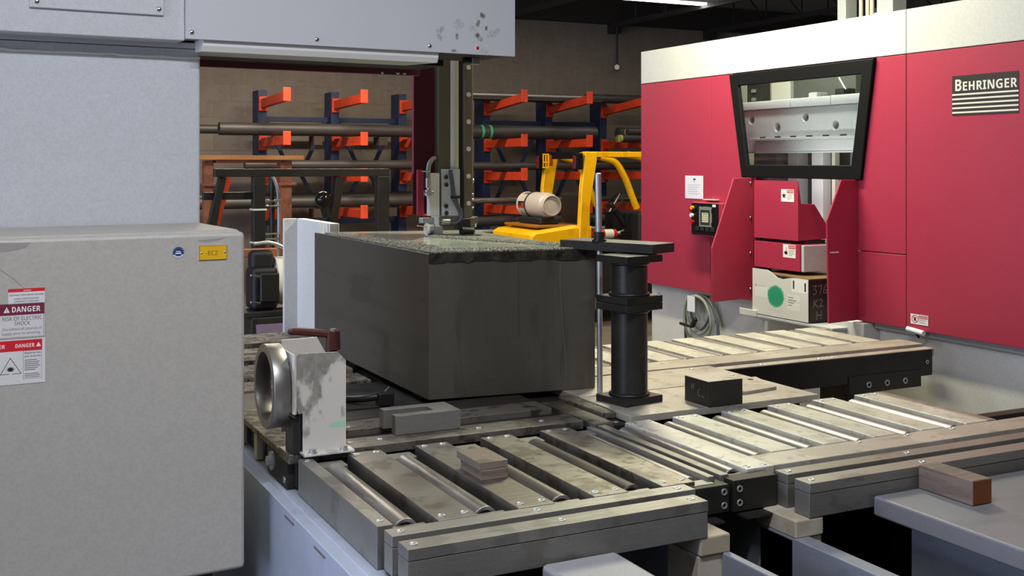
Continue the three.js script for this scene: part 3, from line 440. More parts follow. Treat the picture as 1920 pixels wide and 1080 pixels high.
// ---------------------------------------------------------------- plates, blocks and tools on the tables
{
  const t = thing('steel_plate', 'flat bare steel plate in front, carrying the black column and the dark block', 'plate', [2.56, 0.85, -3.53]);
  bx(t, 'plate', [2.135, 2.985], [0.836, 0.862], [-3.712, -3.355], m.plate, 0.002);
  const u = thing('steel_plate', 'flat bare steel plate next to the long black beam, behind the dark block', 'plate', [2.6, 0.85, -3.9]);
  const q = bx(u, 'plate', [2.14, 2.978], [0.836, 0.862], [-4.045, -3.722], m.plate, 0.002); bolt(q, 2.86, 0.862, -4.01); bolt(q, 2.93, 0.862, -3.82);
  const w = thing('small_plate', 'thin steel plate lying behind the dark chalk-marked block', 'plate', [2.8, 0.862, -3.6]);
  const pl = mesh(w, 'plate', extr([[2.62, -3.72], [2.96, -3.7], [2.9, -3.5], [2.735, -3.475], [2.62, -3.49]].map(([x, z]) => [x, -z]), 0.012, 0.001).rotateX(-Math.PI / 2), m.plate, [0, 0.862, 0]);
  mesh(pl, 'hole', new THREE.CylinderGeometry(0.012, 0.012, 0.002, 20), m.hole, [2.9, 0.874, -3.66]);
  bx(thing('bed_frame', 'dark bed under the two flat steel plates', 'machine base', [2.6, 0, -3.7]), 'bed', [2.32, 2.95], [0.0, 0.835], [-4.0, -3.42], m.dark, 0.004);
}
{ // the big block being cut: four-cornered footprint
  const foot = [[1.6, -3.915], [2.275, -3.838], [2.34, -5.2], [1.592, -5.366]], Y0 = 0.862, Y1 = 1.411;
  const t = thing('steel_block', 'huge black steel block with a wet chip-covered top, standing on the saw table', 'steel block', [1.95, Y0, -4.6]);
  const b = mesh(t, 'block', extr(foot.map(([x, z]) => [x, -z]), Y1 - Y0, 0.003).rotateX(-Math.PI / 2), m.block, [0, Y0, 0]);
  // crust of wet chips hanging over the near top edge
  const pts = [], N = 120, jag = fbm(77, 9, 1, 5); for (let i = 0; i <= N; i++) pts.push([i / N * 0.68, -0.026 - 0.034 * (jag(i / N * 0.98, 0.3) - 0.3) - rr(0, 0.003)]); for (let i = 12; i >= 0; i--) pts.push([i / 12 * 0.68, 0.001]);
  const cr = extr(pts, 0.004, 0); cr.rotateY(-Math.atan2(0.077, 0.675)); cr.translate(1.6, Y1, -3.9135);
  mesh(t, 'chip_crust', cr, M(T.chipsBed, 0.6, 0.2, { color: new THREE.Color(0x6a665e), bumpMap: bumpFine, bumpScale: 0.004 }));
  for (const z of [-4.1, -4.9]) bx(t, 'support_bar', [1.63, 2.25], [0.8355, 0.8615], [z - 0.05, z + 0.05], m.dark, 0.002);
  const dz = (x) => -3.915 + (x - 1.6) * 0.077 / 0.675 + 0.003;
  tube(t, 'drip_line', [[2.128, 1.36, dz(2.128)], [2.126, 1.3, dz(2.126)], [2.13, 1.2, dz(2.13)], [2.14, 1.08, dz(2.14)], [2.15, 0.95, dz(2.15)], [2.15, 0.88, dz(2.15)]], 0.0011, M(0x77746a, 0.5, 0.2), 40, 5);
  bx(t, 'seam_line', [1.955, 1.9558], [1.08, 1.37], [dz(1.956) - 0.004, dz(1.956) - 0.0022], m.hole, 0);
  // milky coolant standing on the top, with an irregular edge
  const top = thing('coolant_film', 'pale milky coolant pooled over the top of the black block', 'coolant', [1.95, Y1, -4.6]); tag(top, null, null, null, 'stuff');
  const edge = [[1.70, -4.33], [1.78, -4.12], [1.9, -4.04], [2.05, -4.02], [2.2, -3.98], [2.27, -3.93], [2.29, -4.3], [2.315, -4.8], [2.332, -5.18], [2.0, -5.265], [1.6, -5.35], [1.6, -5.1], [1.63, -4.8], [1.66, -4.55]];
  const patch = [[1.66, -5.1], [1.78, -5.18], [2.03, -5.02], [2.1, -4.99], [2.22, -4.93], [2.25, -4.84], [2.2, -4.75], [2.02, -4.84], [1.9, -4.75], [1.8, -4.6], [1.72, -4.72], [1.68, -4.9]];
  mesh(top, 'film', extr(edge.map(([x, z]) => [x, -z]), 0.0016, 0, [patch.map(([x, z]) => [x, -z])]).rotateX(-Math.PI / 2), M(worn(61, 0xb4bba6, 0x96a08c, 0.9, 0x6c756a, 0.7, 0.9, 3), 0.12, 0), [0, Y1, 0]);
  mesh(top, 'wet_patch', extr(patch.map(([x, z]) => [x, -z]), 0.0008, 0).rotateX(-Math.PI / 2), M(0x4c524c, 0.15, 0.1), [0, Y1, 0]);
  // chips
  const cg = new THREE.BoxGeometry(0.0055, 0.0022, 0.003), n = 9000;
  const ch = new THREE.InstancedMesh(cg, M(0x96938a, 0.6, 0.15), n); ch.name = 'steel_chips'; ch.castShadow = ch.receiveShadow = true; tag(ch, 'loose grey steel chips strewn along the near edges of the black block', 'steel chips', null, 'stuff'); scene.add(ch);
  const mt = new THREE.Matrix4(), q = new THREE.Quaternion(), e = new THREE.Euler();
  for (let i = 0; i < n; i++) {
    let x, z; const k = rnd();
    if (k < 0.36) { const s = rnd(), w = rnd() ** 1.5 * (0.03 + 0.12 * (1 - Math.abs(s - 0.3))); x = 1.602 + 0.01 * (1 - s) + w; z = -3.93 - s * 1.3; }
    else if (k < 0.72) { const s = rnd(), w = rnd() ** 1.6 * (0.2 - 0.13 * s); x = 1.61 + s * 0.64; z = -3.92 + (x - 1.6) * 0.114 - w; }
    else { const s = rnd(); x = 1.98 + s * 0.27 + rr(-0.03, 0.03) + rr(-0.02, 0.02); z = -4.78 + s * 0.72 + rr(-0.09, 0.09); }
    const p = V3(x, Y1 + 0.002 + rnd() * 0.005, z); e.set(rr(-0.6, 0.6), rr(0, 6.28), rr(-0.6, 0.6)); mt.compose(p, q.setFromEuler(e), V3(rr(0.6, 1.5), rr(0.6, 1.6), rr(0.6, 1.5))); ch.setMatrixAt(i, mt);
    const g = rr(0.5, 1.1); ch.setColorAt(i, new THREE.Color(g, g, g * 0.95));
  }
}
{
  const t = thing('square_block', 'dark square steel block with chalk letters, standing on the flat plate', 'steel block', [2.54, 0.862, -3.43]);
  const b = bx(t, 'block', [2.465, 2.62], [0.862, 0.954], [-3.5, -3.352], m.black, 0.002);
  mesh(b, 'top_skin', boxUV(new THREE.BoxGeometry(0.15, 0.001, 0.143)), m.plate, [2.5425, 0.954, -3.426]);
  const chalk = M(0x6d6b66, 0.9, 0);
  const strokes = [[[0.045, 0.07], [0.047, 0.05]], [[0.057, 0.072], [0.056, 0.052]], [[0.045, 0.06], [0.058, 0.062]], [[0.1, 0.058], [0.088, 0.052], [0.085, 0.036], [0.1, 0.03]], [[0.108, 0.034], [0.122, 0.03]]];
  for (const s of strokes) tube(b, 'chalk_mark', s.map(([a, y]) => [2.4645, 0.862 + y, -3.5 + a]), 0.0011, chalk, 10, 5);
}
{
  const a = thing('small_block', 'brown copper-toned block lying under the paler block on the near roller table', 'block', [1.385, TOP, -2.98]);
  bx(a, 'block', [1.345, 1.43], [TOP, TOP + 0.028], [-3.045, -2.898], m.wood, 0.0015);
  const b = thing('small_block', 'flat pale-topped block stacked on the brown block on the near roller table', 'block', [1.385, TOP + 0.028, -2.98]);
  bx(b, 'block', [1.34, 1.432], [TOP + 0.0285, TOP + 0.05], [-3.062, -2.904], M(T.slat, 0.5, 0.3, { color: new THREE.Color(0xd8c8ba) }), 0.0015);
  const c = thing('wooden_block', 'brown wooden block resting on the broad grey beam', 'wooden block', [2.594, 0.79, -2.347]);
  const d = bx(c, 'block', [2.556, 2.632], [0.791, 0.861], [-2.445, -2.248], m.wood, 0.003);
  bx(d, 'end_grain', [2.558, 2.63], [0.793, 0.859], [-2.249, -2.2472], M(T.plank, 0.8, 0, { color: new THREE.Color(0x8a7058) }), 0);
}
{
  const t = thing('forked_block', 'machined steel block with a square slot, lying on the rail before the black block', 'steel block', [1.42, 0.858, -3.54]);
  const g = extr([[1.302, 3.472], [1.534, 3.472], [1.534, 3.612], [1.297, 3.612], [1.297, 3.575], [1.452, 3.575], [1.452, 3.507], [1.302, 3.507]], 0.064, 0.0015).rotateX(-Math.PI / 2);
  mesh(t, 'fork', g, m.rail, [0, 0.8585, 0]);
}
{
  const t = thing('ring_bracket', 'pale smeared sheet bracket carrying a polished steel ring on its left side', 'bracket', [1.03, 0.86, -3.4]);
  const z = -3.372;
  // greasy smears on the sheet: thick along the top edge and trailing down to the left
  const sA = fbm(81, 5, 5, 5), sB = fbm(82, 14, 14, 3), clean = lin(0xcfcac0), grease = lin(0x5b564d);
  const smear = makeTex(256, (u, v) => { const w = sA(u, v) + 0.34 * sstep(0.62, 1, v) + 0.2 * sstep(0.5, 0.05, u) * sstep(0.25, 0.5, v) - 0.12 * sstep(0.45, 1, u) - 0.2 * sstep(0.35, 0.1, v); return mix3(clean, grease, 0.85 * sstep(0.5, 0.74, w) * (0.6 + 0.4 * sB(u, v))); }, 1);
  const plateGeo = extr([[0.948, 0.985], [0.962, 0.985], [0.962, 0.864], [1.099, 0.864], [1.099, 1.137], [1.072, 1.166], [0.95, 1.169], [0.935, 1.155], [0.935, 1.02]], 0.006, 0.001);
  { const u = plateGeo.attributes.uv, p = plateGeo.attributes.position; for (let i = 0; i < u.count; i++) u.setXY(i, (p.getX(i) - 0.93) / 0.172, (p.getY(i) - 0.86) / 0.312); }
  const fp = mesh(t, 'front_plate', plateGeo, M(smear, 0.4, 0.15), [0, 0, z]);
  bx(t, 'left_flange', [0.93, 0.936], [0.985, 1.168], [-3.52, z + 0.004], m.lipwhite, 0.002); tube(t, 'bend', [[0.9375, 0.985, z + 0.003], [0.9375, 1.167, z + 0.003]], 0.006, m.bracket, 4, 10);
  mesh(t, 'rear_plate', extr([[0.935, 0.9], [1.085, 0.9], [1.085, 1.13], [1.05, 1.193], [0.935, 1.191]], 0.006, 0.001), m.bracket, [0, 0, -3.52]);
  const ft = bx(t, 'foot', [0.958, 1.118], [0.858, 0.866], [z - 0.02, z + 0.036], m.bracket, 0.002);
  for (const x of [0.988, 1.088]) { rod(ft, 'washer', [x, 0.866, z + 0.022], [x, 0.869, z + 0.022], 0.0145, m.zinc, 20); mesh(t, 'hex_bolt', rodGeo([x, 0.868, z + 0.022], [x, 0.878, z + 0.022], 0.0105, 8), m.zinc); }
  rod(t, 'flange_screw', [0.93, 1.04, -3.41], [0.921, 1.04, -3.41], 0.009, m.zinc, 12); rod(t, 'flange_screw', [0.93, 1.13, -3.41], [0.925, 1.13, -3.41], 0.008, m.dark, 12);
  // ring: axis along x, facing the cabinet
  const rg = new THREE.LatheGeometry([[0.106, -0.024], [0.127, -0.024], [0.13, -0.021], [0.13, 0.026], [0.106, 0.026], [0.106, -0.024]].map((p) => new THREE.Vector2(...p)), 64).rotateZ(-Math.PI / 2);
  mesh(t, 'ring', rg, m.ring, [0.893, 1.058, -3.475]);
  mesh(t, 'ring_backing', new THREE.CylinderGeometry(0.1, 0.1, 0.006, 40).rotateZ(Math.PI / 2), m.rubber, [0.926, 1.058, -3.475]);
  bx(t, 'drive_block', [0.955, 1.03], [0.856, 0.985], [-3.51, z - 0.012], m.black, 0.004); bx(t, 'drive_block', [0.935, 0.975], [0.856, 0.97], [-3.47, z - 0.016], m.black, 0.004);
  mesh(fp, 'green_smear', extr([[1.04, 0.938], [1.055, 0.934], [1.085, 0.934], [1.0985, 0.938], [1.0985, 0.952], [1.07, 0.953], [1.05, 0.948]], 0.0008, 0), M(0xa0c6ae, 0.7, 0), [0, 0, z + 0.0056]);
}
{
  const t = thing('clamp_lever', 'reddish-brown clamp lever standing up behind the ring bracket', 'lever', [1.395, 0.835, -4.44]);
  rod(t, 'stud', [1.395, 0.835, -4.44], [1.395, 1.0, -4.44], 0.016, m.dark, 14);
  rod(t, 'hub', [1.395, 0.992, -4.44], [1.395, 1.066, -4.44], 0.03, m.brown, 24, 0.027); rod(t, 'cap_screw', [1.395, 1.064, -4.44], [1.395, 1.076, -4.44], 0.013, m.zinc, 12);
  const hd = bar(t, 'handle', [1.395, 1.053, -4.44], [1.243, 1.067, -4.515], 0.04, 0.03, m.brown, 0.01); mesh(t, 'handle_end', new THREE.SphereGeometry(0.019, 16, 12).scale(1, 0.75, 1), m.brown, [1.245, 1.064, -4.514]);
  const u = thing('clamp_lever', 'dark grey curved lever lying flat between the ring bracket and the black block', 'lever', [1.39, 0.85, -3.95]);
  tube(u, 'arm', [[1.25, 0.868, -4.12], [1.32, 0.874, -4.03], [1.37, 0.882, -3.97], [1.44, 0.893, -3.94]], 0.014, m.black, 30, 10); bx(u, 'head', [1.405, 1.465], [0.856, 0.905], [-3.965, -3.915], m.black, 0.006);
  bar(u, 'wire_loop', [1.44, 0.905, -3.95], [1.47, 0.912, -3.99], 0.004, 0.004, m.zinc);
  bx(u, 'lever_foot', [1.2, 1.45], [0.85, 0.859], [-4.15, -3.92], m.dark, 0.003);
}
{ // column of two flanged pipes, a clamp bar and a threaded rod
  const cx = 2.268, cz = -3.575, turn = 0.2;
  const spacer = (y0, y1, flo, fhi, label) => {
    const t = thing('flanged_pipe', label, 'pipe spacer', [cx, y0, cz], turn);
    const H = y1 - y0, plate = () => boxGeo(0.185, 0.026, 0.165, 0.002);
    mesh(t, 'flange', plate(), m.black, [0, 0.013, 0]); mesh(t, 'pipe', new THREE.CylinderGeometry(0.068, 0.068, H - 0.05, 40), m.black, [0, H / 2, 0]); mesh(t, 'flange', plate(), m.black, [0, H - 0.013, 0]);
    for (const y of [0.03, H - 0.03]) mesh(t, 'weld_bead', new THREE.TorusGeometry(0.07, 0.007, 8, 40).rotateX(Math.PI / 2), m.black, [0, y, 0]);
    return t;
  };
  spacer(0.862, 1.232, 1, 1, 'lower of the two black flanged pipes, standing on the flat steel plate'); spacer(1.233, 1.409, 1, 1, 'short upper black flanged pipe stacked on the lower one, under the clamp bar');
  const A = [2.182, -3.919], dir = [0.383, 0.924];                    // along the bar towards the viewer
  const t = thing('clamp_bar', 'thick dark clamp bar bridging the black block and the pipe column', 'clamp bar', [2.315, 1.411, -3.745], Math.atan2(dir[0], dir[1]));
  mesh(t, 'bar', boxGeo(0.15, 0.036, 0.44, 0.003), m.dark, [0, 0.0185, 0]);
  const u = thing('threaded_rod', 'tall zinc threaded rod with a black nut rising through the clamp bar', 'threaded rod', [2.249, 0.862, -3.756]);
  rod(u, 'shank', [2.249, 0.862, -3.756], [2.247, 1.44, -3.757], 0.011, m.zinc, 14);
  const prof = []; for (let i = 0; i <= 130; i++) prof.push(new THREE.Vector2(i % 2 ? 0.0118 : 0.0136, i * 0.0021)); prof[0].x = 0; prof[130].x = 0;
  mesh(u, 'thread', new THREE.LatheGeometry(prof, 16), m.zinc, [2.245, 1.44, -3.757], [0, 0, 0.02]);
  const nut = rod(u, 'nut', [2.246, 1.45, -3.757], [2.245, 1.485, -3.757], 0.021, m.black, 6); rod(u, 'nut_flange', [2.246, 1.448, -3.757], [2.246, 1.456, -3.757], 0.028, m.black, 24);
}
{
  const t = thing('vise_jaw', 'tall bluish-white corner jaw standing behind the left end of the black block', 'machine jaw', [1.7, 0.8, -5.7]);
  mesh(t, 'back_leaf', boxGeo(0.075, 0.65, 0.03, 0.004), m.white, [1.655, 1.124, -6.04]);
  mesh(t, 'side_leaf', boxGeo(0.05, 0.65, 0.6, 0.004), m.white, [1.715, 1.124, -5.735]);
  const c = mesh(t, 'end_pad', boxGeo(0.006, 0.075, 0.13, 0.002), m.cream, [1.688, 1.412, -5.52]);
  mesh(c, 'pad_bolt', new THREE.CylinderGeometry(0.02, 0.02, 0.004, 24).rotateZ(Math.PI / 2), m.lipwhite, [1.684, 1.41, -5.51]);
  bx(t, 'foot', [1.6, 1.74], [0.5, 0.8], [-6.04, -5.45], m.dark, 0.003);
}
// ---------------------------------------------------------------- red machine
const RX = 4.5;
function decalX(parent, name, mat, zc, yc, w, h, x) { return mesh(parent, name, stickerGeo(w, h), mat, [x, yc, zc], [0, -Math.PI / 2, 0]); }
const warnTri = (sym) => canvasMat(256, 176, (g, w, h) => { g.fillStyle = '#efece8'; g.fillRect(0, 0, w, h); g.fillStyle = '#b7493e'; g.fillRect(112, 10, 136, 46); g.fillStyle = '#e8d8d4'; g.font = 'bold 26px ' + font; g.fillText('WARNING', 118, 42, 124); g.fillStyle = '#9a9692'; lines(g, [1, 0.8, 0.95, 0.6], 120, 72, 22, 120); g.fillStyle = '#141414'; if (sym) { g.save(); g.translate(56, 92); for (let i = 0; i < 5; i++) { g.rotate(1.256); g.fillRect(-7, -44, 13, 36); } g.beginPath(); g.arc(0, 0, 24, 0, 7); g.fill(); g.restore(); } else { g.beginPath(); g.moveTo(20, 112); g.lineTo(62, 82); g.lineTo(90, 104); g.lineTo(96, 130); g.lineTo(52, 138); g.closePath(); g.fill(); g.fillRect(62, 34, 8, 50); } });
{
  const t = thing('red_sawing_machine', 'long red machine with a white top band, a black-framed window and a nameplate', 'machine', [5.4, 0, -5.0]);
  const P = (n, pts, mat = m.red) => plateX(t, n, pts, RX, 0.025, mat, 0.002);
  P('red_panel', [[-6.935, 2.322], [-6.099, 2.322], [-6.099, 0.886], [-6.935, 0.886]]);
  P('red_panel', [[-6.095, 2.322], [-5.872, 2.322], [-5.744, 1.662], [-5.654, 1.662], [-5.654, 0.886], [-6.095, 0.886]]);
  P('red_panel', [[-4.6, 2.322], [-4.391, 2.322], [-4.391, 1.269], [-4.744, 1.269], [-4.744, 1.662], [-4.706, 1.662]]);
  P('red_panel', [[-4.744, 1.264], [-4.391, 1.264], [-4.391, 0.88], [-4.744, 0.88]]);
  const big = P('red_panel', [[-4.387, 2.322], [-2.95, 2.322], [-2.95, 0.88], [-4.387, 0.88]]);
  for (const [a, b] of [[-6.935, -6.099], [-6.095, -4.391], [-4.387, -2.95]]) P('white_panel', [[a, 2.56], [b, 2.56], [b, 2.327], [a, 2.327]], m.band);
  bx(t, 'joint_strip', [4.515, 4.522], [0.89, 2.555], [-6.92, -5.9], m.maroon, 0); bx(t, 'joint_strip', [4.515, 4.522], [0.89, 2.555], [-4.59, -2.96], m.maroon, 0); bx(t, 'joint_strip', [4.515, 4.522], [1.255, 1.275], [-4.735, -4.59], m.maroon, 0); bx(t, 'joint_strip', [4.515, 4.522], [2.318, 2.335], [-5.88, -4.6], m.maroon, 0);
  bx(t, 'left_end_wall', [4.526, 6.4], [0.88, 2.56], [-6.935, -6.9], m.white, 0.003); bx(t, 'right_end_wall', [4.526, 6.4], [0, 2.56], [-2.98, -2.95], m.white, 0.003); bx(t, 'rear_wall', [6.38, 6.4], [0, 2.56], [-6.9, -2.98], m.white, 0.003);
  const fr = plateX(t, 'window_frame', [[-5.872, 2.318], [-4.602, 2.318], [-4.703, 1.657], [-5.744, 1.662]], 4.478, 0.03, m.frameBlack, 0.004, [[[-5.782, 2.242], [-4.692, 2.24], [-4.773, 1.738], [-5.691, 1.74]]]);
  const gl = plateX(t, 'window_glass', [[-5.79, 2.25], [-4.684, 2.248], [-4.765, 1.73], [-5.699, 1.732]], 4.494, 0.004, m.glassPane, 0);
  bx(t, 'floor_tray', [4.575, 6.38], [0.886, 0.89], [-6.9, -2.98], m.dark, 0);
  // behind the window
  plateX(t, 'cross_beam', [[-6.7, 2.108], [-4.3, 2.108], [-4.3, 1.82], [-6.7, 1.82]], 4.86, 0.2, m.band, 0.004, [[-6.123, 2.043], [-5.858, 1.985], [-5.585, 2.041], [-5.314, 1.984]].map(([z, y]) => circle(z, y, 0.028)));
  for (const [z0, z1, y] of [[-6.7, -5.712, 2.163], [-5.707, -5.337, 2.165], [-5.332, -4.3, 2.167]]) bx(t, 'beam_cap', [4.84, 5.06], [2.109, y], [z0, z1], m.band, 0.003);
  bx(t, 'ledge', [4.81, 4.9], [1.897, 1.916], [-6.08, -4.3], m.band, 0.004); bx(t, 'lower_apron', [4.84, 4.858], [1.822, 1.897], [-6.06, -4.3], m.band, 0.003); bx(t, 'apron_lip', [4.83, 4.858], [1.815, 1.824], [-6.04, -4.3], m.band, 0.002);
  for (let z = -6.03; z < -4.5; z += 0.152) bx(t, 'slot', [4.856, 4.861], [1.917, 1.926], [z, z + 0.055], m.hole, 0);
  bx(t, 'back_plate', [5.6, 5.62], [0.9, 2.5], [-6.85, -4.1], m.band, 0.003); bx(t, 'white_column', [5.2, 5.4], [2.17, 2.52], [-6.33, -6.13], m.lipwhite, 0.004);
  bx(t, 'motor_housing', [5.2, 5.5], [2.18, 2.52], [-6.1, -5.5], M(0x5c5f5a, 0.5, 0), 0.01); bx(t, 'chain_guide', [5.12, 5.2], [2.18, 2.5], [-6.5, -6.34], m.dark, 0.004); for (let k = 0; k < 4; k++) bx(t, 'chain_link', [5.1, 5.12], [2.19 + k * 0.06, 2.215 + k * 0.06], [-6.43, -6.39], m.zinc, 0.004); bx(t, 'cable_duct', [5.2, 5.25], [2.18, 2.5], [-6.6, -6.56], m.paint, 0.003);
  rod(t, 'lever', [5.12, 2.3, -5.56], [5.12, 2.22, -5.5], 0.01, m.zinc, 8); bx(t, 'sensor', [5.0, 5.1], [2.17, 2.21], [-5.72, -5.64], m.cream, 0.01); bx(t, 'motor_foot', [5.1, 5.2], [2.17, 2.23], [-5.58, -5.5], m.dark, 0.004);
  bx(t, 'saw_column', [5.06, 5.2], [0.9, 1.82], [-5.99, -5.89], m.lipwhite, 0.004); bx(t, 'saw_column', [4.95, 5.02], [0.9, 1.82], [-5.63, -5.525], m.lipwhite, 0.004); bx(t, 'saw_column', [5.0, 5.04], [0.9, 1.82], [-5.5, -5.47], m.cream, 0.003);
  bx(t, 'grey_column', [5.1, 5.2], [0.9, 1.82], [-6.4, -6.15], M(0x84828c, 0.5, 0.1), 0.004); bx(t, 'grey_column', [5.12, 5.22], [0.9, 1.82], [-5.86, -5.66], M(0x4d4b49, 0.5, 0.1), 0.004); bx(t, 'grey_column', [5.06, 5.16], [0.9, 1.82], [-5.4, -5.2], M(0x84828c, 0.5, 0.1), 0.004); bx(t, 'dark_panel', [5.3, 5.32], [0.9, 1.82], [-6.4, -4.6], M(0x8c8a86, 0.6, 0), 0.003);
  // guards in the opening
  const g1 = mesh(t, 'upper_guard', extr([[4.45, 1.293], [4.45, 1.645], [4.455, 1.645], [4.476, 1.512], [4.577, 1.507], [4.668, 1.388], [4.668, 1.3]], 0.405, 0.002), m.red, [0, 0, -5.583]);
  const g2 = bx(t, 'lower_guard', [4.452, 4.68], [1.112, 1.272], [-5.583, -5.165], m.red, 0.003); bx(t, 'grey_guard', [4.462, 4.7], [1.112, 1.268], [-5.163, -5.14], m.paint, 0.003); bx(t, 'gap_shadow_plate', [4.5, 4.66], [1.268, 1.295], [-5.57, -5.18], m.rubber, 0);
  bx(t, 'opening_side', [4.53, 4.62], [0.82, 1.66], [-5.66, -5.62], m.rubber, 0); bx(t, 'opening_side', [4.53, 5.2], [0.82, 1.66], [-4.744, -4.72], m.red, 0);
  decalX(g1, 'warning_sticker', warnTri(1), -5.268, 1.558, 0.114, 0.074, 4.4492); decalX(g2, 'warning_sticker', warnTri(0), -5.255, 1.228, 0.112, 0.078, 4.4512);
  const wing = (pts, z, n) => mesh(t, n, extr(pts, 0.012, 0.002), m.red, [0, 0, z]);
  const wl = wing([[4.5, 1.66], [4.347, 1.657], [4.181, 1.229], [4.181, 0.895], [4.5, 0.908]], -5.66, 'side_guard'), wr = wing([[4.5, 1.658], [4.38, 1.659], [4.278, 1.439], [4.29, 0.875], [4.5, 0.881]], -4.752, 'side_guard');
  for (const y of [1.628, 1.41, 1.19, 0.965]) mesh(wl, 'screw', new THREE.SphereGeometry(0.009, 10, 8), m.chrome, [4.475, y, -5.648]);
  bx(wr, 'hinge_slot', [4.297, 4.36], [1.258, 1.266], [-4.742, -4.739], m.lipwhite, 0);
  // nameplate, stickers
  decalX(big, 'nameplate', canvasMat(1400, 700, (g, w, h) => { g.fillStyle = '#2a2320'; g.fillRect(0, 0, w, h); g.fillStyle = '#dcdcd0'; const fit = (s, px, x, y, wd) => { g.font = 'bold ' + px + 'px ' + font; const k = wd / g.measureText(s).width; g.setTransform(k, 0, 0, 1, x, y); g.fillText(s, 0, 0); g.setTransform(1, 0, 0, 1, 0, 0); }; fit('B', 282, 42, 268, 178); fit('EHRINGER', 218, 216, 268, 1160); for (let i = 0; i < 5; i++) g.fillRect(0, 318 + i * 79, w, 30); }), -3.886, 2.087, 0.392, 0.198, 4.4985);
  decalX(big, 'warning_sticker', canvasMat(300, 150, (g, w, h) => { g.fillStyle = '#ece4e6'; g.fillRect(0, 0, w, h); g.strokeStyle = '#9c2a3c'; g.lineWidth = 11; g.beginPath(); g.arc(76, 76, 52, 0, 7); g.stroke(); g.fillStyle = '#3a1c22'; g.fillRect(56, 48, 38, 54); g.strokeStyle = '#9c2a3c'; g.beginPath(); g.moveTo(40, 40); g.lineTo(112, 112); g.stroke(); g.fillStyle = '#a8384a'; g.fillRect(136, 14, 154, 46); g.fillStyle = '#eadadd'; g.font = 'bold 30px ' + font; g.fillText('WARNING', 142, 48, 142); g.fillStyle = '#908a8c'; lines(g, [1, 0.8, 0.9], 140, 74, 22, 140); }), -4.297, 0.938, 0.118, 0.052, 4.4985);
  // control box on the left panel
  const cb = bx(t, 'control_box', [4.42, 4.5], [1.272, 1.492], [-6.2, -5.86], m.red, 0.006);
  const face = bx(cb, 'black_front', [4.414, 4.421], [1.28, 1.488], [-6.19, -5.9], m.frameBlack, 0.003);
  const scr = mesh(t, 'touch_screen', new THREE.BoxGeometry(0.13, 0.13, 0.008), canvasMat(260, 260, (g, w, h) => { g.fillStyle = '#7c7f7a'; g.fillRect(0, 0, w, h); g.fillStyle = '#2a2c2a'; g.fillRect(28, 40, 204, 200); g.fillStyle = '#d8d2b0'; g.fillRect(62, 78, 138, 122); g.fillStyle = '#6a674e'; g.fillRect(72, 88, 118, 12); for (let i = 0; i < 3; i++) for (let j = 0; j < 3; j++) g.fillRect(74 + i * 42, 114 + j * 28, 26, 14); }), [4.411, 1.4, -6.03], [0, -Math.PI / 2, 0]);
  for (const [z, y, mt] of [[-6.17, 1.455, m.yellowPlate], [-6.19, 1.44, m.redGloss], [-6.175, 1.405, m.paper], [-6.17, 1.36, m.redGloss]]) mesh(t, 'push_button', new THREE.CylinderGeometry(0.013, 0.013, 0.02, 14).rotateZ(Math.PI / 2), mt, [4.406, y, z]);
  for (let i = 0; i < 4; i++) bx(t, 'rocker_switch', [4.408, 4.415], [1.305, 1.335], [-6.14 + i * 0.055, -6.1 + i * 0.055], m.rubber, 0.003);
  decalX(t, 'small_label', m.paper, -5.94, 1.474, 0.035, 0.016, 4.413); bx(t, 'pen_rest', [4.47, 4.5], [1.506, 1.512], [-6.14, -6.0], m.cream, 0.002);
  // white base
  bx(t, 'base', [4.57, 6.3], [0, 0.885], [-6.9, -4.66], m.white, 0.004); bx(t, 'base', [4.57, 6.3], [0, 0.885], [-4.655, -2.97], m.white, 0.004);
  bx(t, 'base_ledge', [4.555, 4.575], [0.862, 0.884], [-6.88, -6.3], m.paint, 0.002); bx(t, 'base_ledge', [4.545, 4.575], [0.845, 0.884], [-4.66, -2.97], m.paint, 0.002);
  bx(t, 'base_pillar', [4.47, 4.57], [0.2, 0.872], [-4.94, -4.665], m.white, 0.006); rod(t, 'base_plug', [4.57, 0.8, -6.8], [4.562, 0.8, -6.8], 0.02, m.paint, 16);
  for (const z of [-6.27, -6.215, -6.16, -6.105]) rod(t, 'cable_hole', [4.58, 0.842, z], [4.567, 0.842, z], 0.013, m.hole, 18);
  bx(t, 'mast_post', [5.35, 5.45], [0.8, 3.1], [-5.83, -5.75], m.paint, 0.004); bx(t, 'mast_post', [5.38, 5.5], [0.8, 3.1], [-5.5, -5.36], m.paint, 0.004); for (const z of [-5.66, -5.6, -5.56]) rod(t, 'conduit', [5.4, 0.8, z], [5.4, 3.1, z], 0.014, m.cream, 10);
  // chip tray under the opening
  bx(t, 'tray', [4.36, 4.57], [0.822, 0.836], [-5.6, -4.79], m.paint, 0.002); bx(t, 'tray_lip', [4.352, 4.362], [0.822, 0.86], [-5.6, -5.44], m.white, 0.002);
  const wed = extr([[4.36, 0.822], [4.57, 0.822], [4.57, 0.76]], 0.78, 0.001); mesh(t, 'tray_bracket', wed, m.paint, [0, 0, -5.58]);
}
